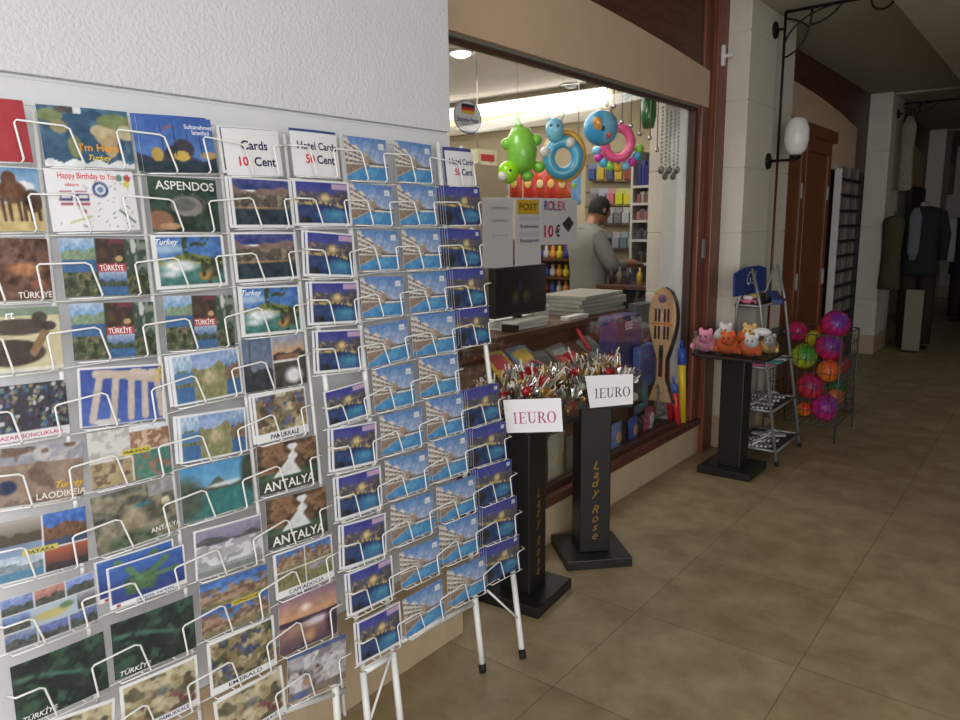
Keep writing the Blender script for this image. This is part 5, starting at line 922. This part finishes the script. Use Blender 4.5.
bag(576, 186, 4.6, .08, .26, (110, 160, 206), (120, 170, 80), 'pale blue and green pack right of the red snack bags', None); bag(489, 186, 4.6, .13, .13, (70, 150, 170), (206, 216, 216), 'turquoise shiny pack left above the plain sheet', None); bag(503, 187, 4.6, .1, .13, (150, 160, 160), (190, 200, 200), 'silver grey pack beside the turquoise pack', None)
tcab = Xp(478, 164, -3.2); tcb = Xp(500, 164, -3.2); MB().box((-3.4, tcab.y-.05, .0), (-3.18, tcb.y+.05, tcab.z)).build('tall_cabinet', mat('tan_cabinet', (156, 144, 118), .7), None, .004, label='tall tan cabinet in the shop under the cream carton', cat='cabinet')
box_at(478, 151, 497, 164, -3.2, .15, (206, 200, 170), 'carton', 'cream carton with red writing high behind the narrow rack column', 'box', (186, 60, 60))
# inflatables
vin = lambda nm, c: mat(nm, c, .25, var=.12, scale=18, coat=.4)
def frame(px, py, x):
    p = Xp(px, py, x); d = (p-CAM); d.z = 0; s = (p-CAM).length/F; d.normalize(); return p, X(d.y, -d.x, 0), d, s
p, ex, d, s = frame(521, 150, -2.25); lime = vin('lime_vinyl', (140, 214, 76)); P = lambda a, b, c=0.: p+ex*(a*s)-EZ*(b*s)+d*(c*s)
t = thing('inflatable_toy', 'lime green inflatable animal hanging by its tail behind the glass', 'inflatable', P(0, 32)); 
MB().tube([P(0, -20), P(0, -12), P(1, 0), P(0, 12), P(-5, 20)], [9*s, 13*s, 15*s, 14*s, 9*s], 14).build('body', mat('spotted_lime_vinyl', (136, 208, 78), .3, var=.2, scale=26, coat=.3), t)
MB().tube([P(-1, -19), P(-3, -26), P(-3, -32)], [5*s, 3*s, .8*s], 10).build('tail', lime, t)
hd = MB().ball(P(-12, 21, -6), 10*s, n=16, sc=(1.05, 1, 1.1)).build('head', vin('bright_lime_vinyl', (160, 235, 30)), t); MB().ball(P(-17, 25, -12), 5*s, n=12).build('muzzle', vin('white_vinyl', (230, 232, 226)), hd); MB().ball(P(-10, 20, -15.6), 1.5*s, n=8).build('eye', dks, hd)
for (a, b) in ((14, -9), (17, 16), (-13, -6), (6, 24)): MB().ball(P(a, b), 6.5*s, n=12, sc=(1, 1, .9)).build('leg', lime, t)
MB().tube([P(-3, -32), X(P(-3, -32).x, P(-3, -32).y, ICE)], .0015, 4).build('string', galv, t)
p, ex, d, s = frame(562, 150, -2.25); bl_ = vin('sky_blue_vinyl', (84, 180, 220)); yv = vin('orange_yellow_vinyl', (226, 176, 60))
t = thing('swim_ring', 'blue inflatable swim ring with animal head and yellow rim', 'inflatable', P(0, 28))
MB().tube([P(1+13.5*math.cos(a), 7+15*math.sin(a)) for a in [2*math.pi*i/28 for i in range(28)]], 6*s, 12, closed=True).build('ring', bl_, t)
MB().tube([P(2+18*math.cos(a), 5+22*math.sin(a), 5) for a in [2*math.pi*i/30 for i in range(30)]], 3.4*s, 10, closed=True).build('rim', yv, t)
hd = MB().ball(P(-7, -18, -5), 10*s, n=16, sc=(.9, .9, 1.15)).build('head', vin('pale_blue_vinyl', (130, 205, 236)), t)
for k in (-1, 1): MB().tube([P(-7+k*5, -26, -5), P(-7+k*8, -33, -5), P(-7+k*5, -35, -5)], [2.2*s, 1.8*s, .8*s], 8).build('horn', vin('white_vinyl', (230, 232, 226)), hd); MB().ball(P(-7+k*3, -21, -13), 1.3*s, n=8).build('eye', dks, hd)
for (a, b) in ((-16, 2), (8, -6)): MB().ball(P(a, b, -5), 5*s, n=12).build('paw', vin('white_vinyl', (230, 232, 226)), t)
p, ex, d, s = frame(601, 128, -2.25)
def bcf(q):
    k = int((math.atan2(q.y, q.x)/(2*math.pi)+.5)*6) % 2; return rgb((66, 164, 220)) if k else rgb((124, 196, 230))
t = thing('beach_ball', 'clear blue beach ball with an orange patch hanging under the ceiling', 'beach ball', P(0, 17)); MB().ball(p, 16.5*s, n=24, cf=bcf).build('ball', picture('vinyl_print', .15), t)
MB().ball(P(-4, -2, -14.2), 6*s, n=14, sc=(1, .35, 1.1)).build('patch', vin('orange_vinyl', (206, 140, 40)), t); MB().ball(P(1, 2, -15.2), 3*s, n=10, sc=(1, .4, 1)).build('dark_patch', dks, t); MB().ball(P(7, 8, -13.5), 3*s, n=10, sc=(1, .4, 1)).build('red_patch', vin('red_vinyl', (190, 80, 80)), t); MB().tube([P(0, -16), X(P(0, -16).x, P(0, -16).y, ICE)], .0015, 4).build('string', galv, t)
p, ex, d, s = frame(619, 143, -2.5); t = thing('swim_ring', 'pink swim ring with coloured beads below the beach ball', 'inflatable', P(0, 22))
MB().tube([P(-1+12*math.cos(a), 0+14*math.sin(a)) for a in [2*math.pi*i/24 for i in range(24)]], 4.5*s, 12, closed=True).build('ring', vin('pink_vinyl', (226, 84, 140)), t)
for i in range(9):
    a = math.radians(5+21*i); MB().ball(P(20*math.cos(a)-1, 4+18*math.sin(a), 4), 4.6*s, n=12).build('bead', vin(('lime_vinyl', 'sky_blue_vinyl', 'magenta_vinyl', 'pale_blue_vinyl', 'orange_yellow_vinyl')[i % 5], ((120, 205, 50), (64, 160, 200), (200, 60, 170), (110, 190, 226), (226, 176, 60))[i % 5]), t)
for k in (-1, 1): MB().tube([P(k*9, -12), X(P(k*3, -12).x, P(k*3, -12).y, ICE)], .0015, 4).build('string', galv, t)
p, ex, d, s = frame(649, 106, -2.05); gv_ = vin('dark_green_vinyl', (44, 104, 52))
t = thing('inflatable_palm', 'dark green inflatable palm hanging under the shop ceiling by the chains', 'inflatable', P(0, 20)); MB().lathe([(5*s, 0), (7*s, 10*s), (7*s, 24*s), (4*s, 30*s)], P(0, 20), EZ, 14).build('trunk', gv_, t)
for i in range(7): a = 2*math.pi*i/7; MB().tube([P(0, -10), P(14*math.cos(a), -16, 12*math.sin(a)), P(26*math.cos(a), -8, 22*math.sin(a))], [4*s, 4*s, .8*s], 8).build('frond', gv_, t)
for i, (px, py) in enumerate(((607, 104), (614, 106), (622, 122), (631, 126), (640, 134), (650, 138), (657, 150))):
    a = Xp(px, py, -2.0); tc_ = thing('hanging_chain', 'thin silver chain with small pendant, %s from the left under the header' % ORD[i], 'chain', a, 'hanging chains'); MB().tube([a, X(a.x, a.y, 2.17+.44)], .0035, 6).build('chain', silver, tc_); MB().ball(a, .014, n=8).build('pendant', silver, tc_); MB().ball(X(a.x, a.y, 2.235), .018, n=8).build('clip', pw, tc_) if i > 1 else None
for i, px in enumerate((661, 665, 669, 673, 677)):
    a = Xp(px, 170+6*(i % 2), -1.93); tc_ = thing('bead_string', 'silver bead string hanging by the white inside pillar, %s from the left' % ORD[i], 'bead string', a, 'bead strings')
    m_ = MB(); z = a.z
    while z < 2.16: m_.ball((a.x, a.y, z), .009, n=6); z += .022
    m_.build('beads', mat('pearl_grey', (176, 172, 168), .3, .2), tc_); MB().ball(a, .02, n=10, sc=(1, .4, 1.2)).build('pendant', mat('dull_pewter', (110, 108, 104), .4, .6), tc_)

# ---------------------------------------------------------------- shelves along the shop side wall
YW = 5.84
pegw = mat('tan_pegboard', (150, 138, 112), .8)
a, b = Yp(584, 312, YW+.1), Yp(637, 150, YW+.1)
pb = thing('peg_board', 'tan hook board with small packs on the shop side wall', 'display board', X((a.x+b.x)/2, YW+.08, .0)); MB().box((a.x, YW+.10, .0), (b.x, YW+.15, b.z)).build('board', pegw, pb)
for py in (162, 190, 205, 233, 262): z = Yp(610, py, YW).z; MB().box((a.x, YW+.085, z-.006), (b.x, YW+.10, z+.006)).build('hook_rail', galv, pb)
def pack(px, py, w, h, c, lab, grp, nm='blister_pack', dpt=.03, y=YW):
    p = Yp(px, py, y); m_ = MB().box((p.x-w/2, y+.05, p.z-h/2), (p.x+w/2, y+.06, p.z+h/2)).box((p.x-w*.36, y+.05-dpt, p.z-h*.4), (p.x+w*.36, y+.05, p.z+h*.2), 1)
    m_.build(nm, [mat('cardback_%d_%d_%d' % tuple(v//2+90 for v in c), tuple(v//2+90 for v in c), .5), mat('pack_%d_%d_%d' % c, c, .35, var=.2, scale=30)], None, .003, label=lab, cat='pack', group=grp)
ROWS = [(172, ((70, 90, 150), (206, 180, 60), (80, 90, 130), (206, 176, 70), (150, 70, 60), (206, 190, 80)), 590, 9), (197, ((120, 120, 124), (150, 160, 190), (196, 110, 116), (196, 206, 40), (206, 200, 60), (170, 170, 60)), 592, 8.5), (216, ((90, 92, 94), (150, 152, 156), (110, 110, 116), (170, 172, 176), (90, 90, 96)), 600, 8), (241, ((60, 58, 60), (140, 140, 150), (90, 120, 130), (150, 156, 160)), 606, 8), (270, ((80, 84, 90), (120, 90, 80), (70, 80, 110), (150, 150, 150)), 606, 8)]
for r, (py, cs, x0, st) in enumerate(ROWS):
    for i, c in enumerate(cs): pack(x0+st*i, py, .09, .15, c, 'hanging pack, %s from the left in the %s row of the hook board' % (ORD[i], ORD[r]), 'packs on the hook board')
a, b = Yp(637, 330, YW), Yp(659, 150, YW)
ws = thing('shelf_unit', 'white shelf unit of small boxes at the right of the hook board', 'shelf', X((a.x+b.x)/2, YW, 0)); whm = mat('white_shelf_board', (196, 194, 188), .5)
for x in (a.x-.01, b.x+.01): MB().box((x-.01, YW-.14, 0), (x+.01, YW+.15, b.z)).build('side', whm, ws)
MB().box((a.x, YW+.12, 0), (b.x, YW+.15, b.z)).build('back', mat('dark_back_board', (52, 50, 54), .8), ws)
for k, py in enumerate((186, 203, 220, 239, 262, 288, 312)):
    z = Yp(648, py, YW).z; MB().box((a.x, YW-.14, z-.02), (b.x, YW+.12, z)).build('shelf', whm, ws)
    for i in range(4):
        c = [((44, 50, 120), (50, 60, 140)), ((140, 90, 80), (170, 166, 164)), ((180, 110, 106), (120, 110, 116)), ((96, 96, 104), (70, 72, 84)), ((50, 48, 52), (90, 80, 76)), ((66, 62, 60), (90, 86, 60)), ((80, 70, 66), (60, 60, 80))][k][i % 2]
        x = a.x+.03+(b.x-a.x-.04)*(i+.5)/4; h = .09 if k else .2; MB().box((x-.02, YW-.11, z), (x+.02, YW-.03, z+h*(.8+.2*(i % 2)))).build('carton', mat('pack_%d_%d_%d' % c, c, .4, var=.2, scale=25), None, .002, label='small carton, %s from the left on the %s shelf of the white unit' % (ORD[i], ORD[k]), cat='box', group='cartons on the white shelf unit')
# dark low shelf with bottles and toys on the left of the man
a, b = Yp(536, 330, YW), Yp(583, 240, YW)
ls = thing('toy_shelf', 'dark wooden shelf of bright toys seen between the sheets and the man', 'shelf', X((a.x+b.x)/2, YW, 0))
MB().box((a.x-.5, YW+.1, 0), (b.x, YW+.14, b.z)).build('back', cw, ls)
LZ = []
for py in (258, 276, 292, 312): z = Yp(560, py, YW).z; LZ.append(z); MB().box((a.x-.5, YW-.14, z-.02), (b.x, YW+.1, z)).build('shelf', cw, ls)
for r, z in enumerate(LZ):
    for i in range(6):
        x = a.x+.05+(b.x-a.x-.08)*(i+.5)/6; c = [(60, 90, 170), (206, 196, 50), (196, 90, 50), (190, 190, 196), (50, 56, 130), (150, 60, 50), (220, 150, 50), (80, 70, 60)][(i*3+r*5) % 8]
        MB().lathe([(.02, 0), (.03, .02), (.028, .06), (.012, .08), (.018, .1), (.004, .115)], (x, YW-.06, z), EZ, 10, sx=1.0, xa=EX).build('small_toy', mat('pack_%d_%d_%d' % c, c, .4, var=.2, scale=25), None, label='small bright toy, %s from the left on the %s level of the dark toy shelf' % (ORD[i], ORD[r]), cat='toy', group='toys on the dark shelf')
# low table with bottles right of the man
lt = thing('low_table', 'dark low table with bottles right of the man in the shop', 'table', X(-2.65, 5.1, 0)); zt = Yp(628, 284, 5.1).z
q0, q1 = Yp(606, 284, 5.1), Yp(656, 284, 5.1); MB().box((q0.x, 4.95, zt-.03), (q1.x, 5.3, zt)).build('top', cw, lt, .003); MB().box((q0.x+.03, 5.0, 0), (q1.x-.03, 5.27, zt-.03)).build('body', dks, lt)
for i, (px, c) in enumerate(((612, (60, 50, 60)), (620, (120, 110, 100)), (628, (70, 60, 56)), (640, (206, 176, 40)), (649, (90, 84, 84)), (654, (120, 116, 112)))):
    x = Yp(px, 275, 5.08).x; MB().lathe([(.022, 0), (.024, .07), (.02, .085), (.008, .1), (.009, .125)], (x, 5.08, zt), EZ, 12).build('bottle', mat('pack_%d_%d_%d' % c, c, .3, var=.1), None, label='small bottle, %s from the left on the low dark table' % ORD[i], cat='bottle', group='bottles on the low table')

# ---------------------------------------------------------------- the man
def skinned(nm, verts, edges, radii, m, parent, sub=1, root=0):
    me = bpy.data.meshes.new(nm); me.from_pydata([tuple(v) for v in verts], edges, []); me.materials.append(m)
    o = bpy.data.objects.new(nm, me); COL.objects.link(o); md = o.modifiers.new('skin', 'SKIN'); md.use_smooth_shade = True
    for i, r in enumerate(radii): sv = me.skin_vertices[0].data[i]; sv.radius = r if isinstance(r, tuple) else (r, r)
    me.skin_vertices[0].data[root].use_root = True
    q = o.modifiers.new('sub', 'SUBSURF'); q.levels = sub+1; q.render_levels = sub+1
    o.parent = parent; return o
mp_ = Yp(589, 250, 5.15); top = Yp(588, 197, 5.15).z; zf_ = top-1.53; mb = X(mp_.x, 5.15, zf_)
MB().box((mp_.x-.35, 4.7, 0), (q0.x-.01, 5.55, zf_)).build('raised_platform', cw, None, .004, label='low wooden platform behind the counter under the person in grey', cat='platform')
fwd = X(.46, .89, 0).normalized(); rgt = X(fwd.y, -fwd.x, 0); k = 1.53/1.76
B_ = lambda f, r, z: fwd*(f*k)+rgt*(r*k)+EZ*(z*k)
man = thing('person', 'person in grey sweatshirt and dark trousers standing behind the counter, head bowed', 'person', mb)
skm = mat('skin', (176, 124, 100), .55, var=.06)
V = [B_(0, 0, .98), B_(.01, 0, 1.18), B_(-.01, 0, 1.36), B_(.0, 0, 1.45), B_(.03, 0, 1.53), B_(.07, 0, 1.60)]; Rr = [(.13, .095), (.12, .09), (.115, .085), (.058, .056), (.052, .052), (.05, .05)]; E_ = [(0, 1), (1, 2), (2, 3), (3, 4), (4, 5)]
def limb(pts, rr, root):
    i = root
    for p_, r_ in zip(pts, rr): V.append(p_); Rr.append(r_); E_.append((i, len(V)-1)); i = len(V)-1
    return i
for s_ in (1, -1):
    el = B_(.10, s_*.22, 1.14) if s_ > 0 else B_(.08, s_*.22, 1.13); wr = B_(.33, s_*.16, 1.17) if s_ > 0 else B_(.30, s_*.14, 1.08)
    i = limb([B_(0, s_*.14, 1.38), el, wr, wr+B_(.07, -s_*.01, .0)], [(.055, .055), (.046, .046), (.03, .03), (.04, .02)], 2)
    hpos = wr+B_(.07, -s_*.01, 0)
    for j in range(4): a0 = hpos+B_(.02, s_*(.03-.02*j), -.005); limb([a0, a0+B_(.045-.006*abs(j-1.5), 0, -.005), a0+B_(.065-.006*abs(j-1.5), -s_*.008, -.03)], [(.011, .011), (.0095, .0095), (.008, .008)], i)
    limb([wr+B_(.045, -s_*.045, .01), wr+B_(.085, -s_*.05, -.005)], [(.012, .012), (.009, .009)], i-1 if False else i)
    limb([B_(0, s_*.095, .88), B_(.02, s_*.1, .50), B_(-.02, s_*.105, .09), B_(.10, s_*.115, .035)], [(.09, .09), (.062, .062), (.042, .042), (.036, .03)], 0)
body = skinned('body', V, E_, Rr, skm, man)
hc = B_(.11, 0, 1.645); tilt = Matrix((rgt, fwd, EZ)).transposed() @ Matrix.Rotation(math.radians(-14), 3, 'X')
hdm = MB(); hdm.ball(hc, .1*k, n=22, sc=(.78, .98, 1.18), rot=tilt)
for (a, b, c_, r_, sc_) in ((0, .098, -.012, .02, (.7, 1, 1.3)), (-.082, -.005, -.005, .022, (.4, .9, 1.3)), (.082, -.005, -.005, .022, (.4, .9, 1.3)), (0, .075, -.085, .035, (1.0, .8, .7))): hdm.ball(hc+tilt @ X(a*k, b*k, c_*k), r_*k, n=12, sc=sc_, rot=tilt)
hdm.v = [v+mb for v in hdm.v]; hd = hdm.build('head', skm, man)
for s_ in (-1, 1): MB().ball(mb+hc+tilt @ X(s_*.03*k, .088*k, .012*k), .011*k, n=10).build('eye', mat('eye_white', (200, 196, 190), .3), hd)
MB().ball(mb+hc+tilt @ X(0, .096*k, -.055*k), .018*k, n=10, sc=(1.2, .4, .35), rot=tilt).build('mouth', mat('lip', (140, 84, 76), .5), hd)
hr = MB(); nH = 20
vs = []
for i in range(9):
    t_ = math.pi*.02+i/8*math.pi*.60
    for j in range(nH):
        w_ = 2*math.pi*j/nH; q = X(math.sin(t_)*math.cos(w_), math.sin(t_)*math.sin(w_), math.cos(t_))
        if q.y > .35: q = X(q.x, q.y, max(q.z, .42)); q.normalize()
        vs.append(mb+hc+tilt @ X(q.x*.83*.107*k, q.y*1.0*.107*k-.004, q.z*1.2*.105*k))
hr.add(vs, [(i*nH+j, (i+1)*nH+j, (i+1)*nH+(j+1) % nH, i*nH+(j+1) % nH) for i in range(8) for j in range(nH)]+[tuple(range(nH))], 0, None, True); hr.build('hair', mat('dark_hair', (30, 26, 24), .8, bump=.5, bscale=140), hd)
sw = mat('grey_sweatshirt', (134, 134, 128), .95, var=.06, bump=.2, bscale=40)
V = [B_(0, 0, .86), B_(0, 0, .95), B_(-.01, 0, 1.2), B_(-.02, 0, 1.35), B_(-.005, 0, 1.44), B_(.015, 0, 1.50), B_(.025, 0, 1.535)]; Rr = [(.165, .13), (.17, .135), (.155, .125), (.16, .125), (.13, .10), (.082, .08), (.07, .07)]; E_ = [(0, 1), (1, 2), (2, 3), (3, 4), (4, 5), (5, 6)]
for s_ in (1, -1):
    el = B_(.10, s_*.225, 1.14); wr = (B_(.28, s_*.18, 1.165) if s_ > 0 else B_(.25, s_*.16, 1.09))
    limb([B_(0, s_*.155, 1.41), el, wr], [(.085, .085), (.066, .066), (.047, .047)], 3)
skinned('sweatshirt', V, E_, Rr, sw, man)
V = [B_(0, 0, 1.0), B_(0, 0, .9)]; Rr = [(.17, .125), (.165, .125)]; E_ = [(0, 1)]
for s_ in (1, -1): limb([B_(0, s_*.1, .82), B_(.02, s_*.105, .5), B_(-.01, s_*.108, .1)], [(.1, .1), (.08, .08), (.066, .066)], 1)
skinned('trousers', V, E_, Rr, mat('dark_trousers', (48, 48, 52), .9), man)
for s_ in (1, -1): MB().ball(mb+B_(.06, s_*.112, .042), .05*k, n=14, sc=(1, 2.6, .84), rot=Matrix((rgt, fwd, EZ)).transposed()).build('shoe', dks, man)
hp_ = mb+B_(.46, .03, 1.13); MB().obox(hp_, fwd*.05, rgt*.12, EZ*.012).build('small_pack', mat('dull_red_pack', (150, 90, 80), .5), None, .003, label='small dull red pack held by the person in grey', cat='pack')
# ---------------------------------------------------------------- light
def area(nm, loc, aim, size, sy, e, c=(1, 1, 1)):
    l = bpy.data.lights.new(nm, 'AREA'); l.shape = 'RECTANGLE'; l.size = size; l.size_y = sy; l.energy = e; l.color = c
    o = bpy.data.objects.new(nm, l); COL.objects.link(o); o.location = loc
    o.rotation_euler = (Vector(aim)-Vector(loc)).to_track_quat('-Z', 'Y').to_euler(); return o
area('daylight_from_arcade_end', (1.3, -3.0, 1.9), (-1.0, 3.0, 1.2), 2.6, 1.9, 70, (1, .995, .99))
area('daylight_from_open_side', (2.9, -1.2, 1.7), (-1.6, 1.0, 1.2), 3.2, 2.0, 78, (1, .995, .985))
area('walkway_fill', (.6, 7.5, 2.8), (.4, 7.5, 0), .5, 3.5, 12, (1, .98, .93))  # added fill that brightens the far walkway, stands for no fitting
area('shop_lamp_glow', (-3.6, 4.2, 2.58), (-3.6, 4.2, 0), 2.2, 2.2, 50, (1, .95, .86))
area('shop_front_fill', (-2.45, 2.05, 2.6), (-2.3, 3.4, 1.6), .7, .4, 14, (1, .97, .9))  # added fill without a fixture, lights the inflatables from the near side
fl = bpy.data.lights.new('camera_flash', 'POINT'); fl.energy = 26; fl.shadow_soft_size = .05; fo = bpy.data.objects.new('camera_flash', fl); COL.objects.link(fo); fo.location = (.04, -.03, EYE+.06)
w = bpy.data.worlds.new('sky'); SC.world = w; w.use_nodes = True
w.node_tree.nodes['Background'].inputs[0].default_value = (.9, .95, 1, 1); w.node_tree.nodes['Background'].inputs[1].default_value = .5
SC.view_settings.view_transform = 'Standard'; SC.view_settings.look = 'None'; SC.view_settings.gamma = 1; SC.view_settings.exposure = .12
SC.view_settings.use_curve_mapping = False
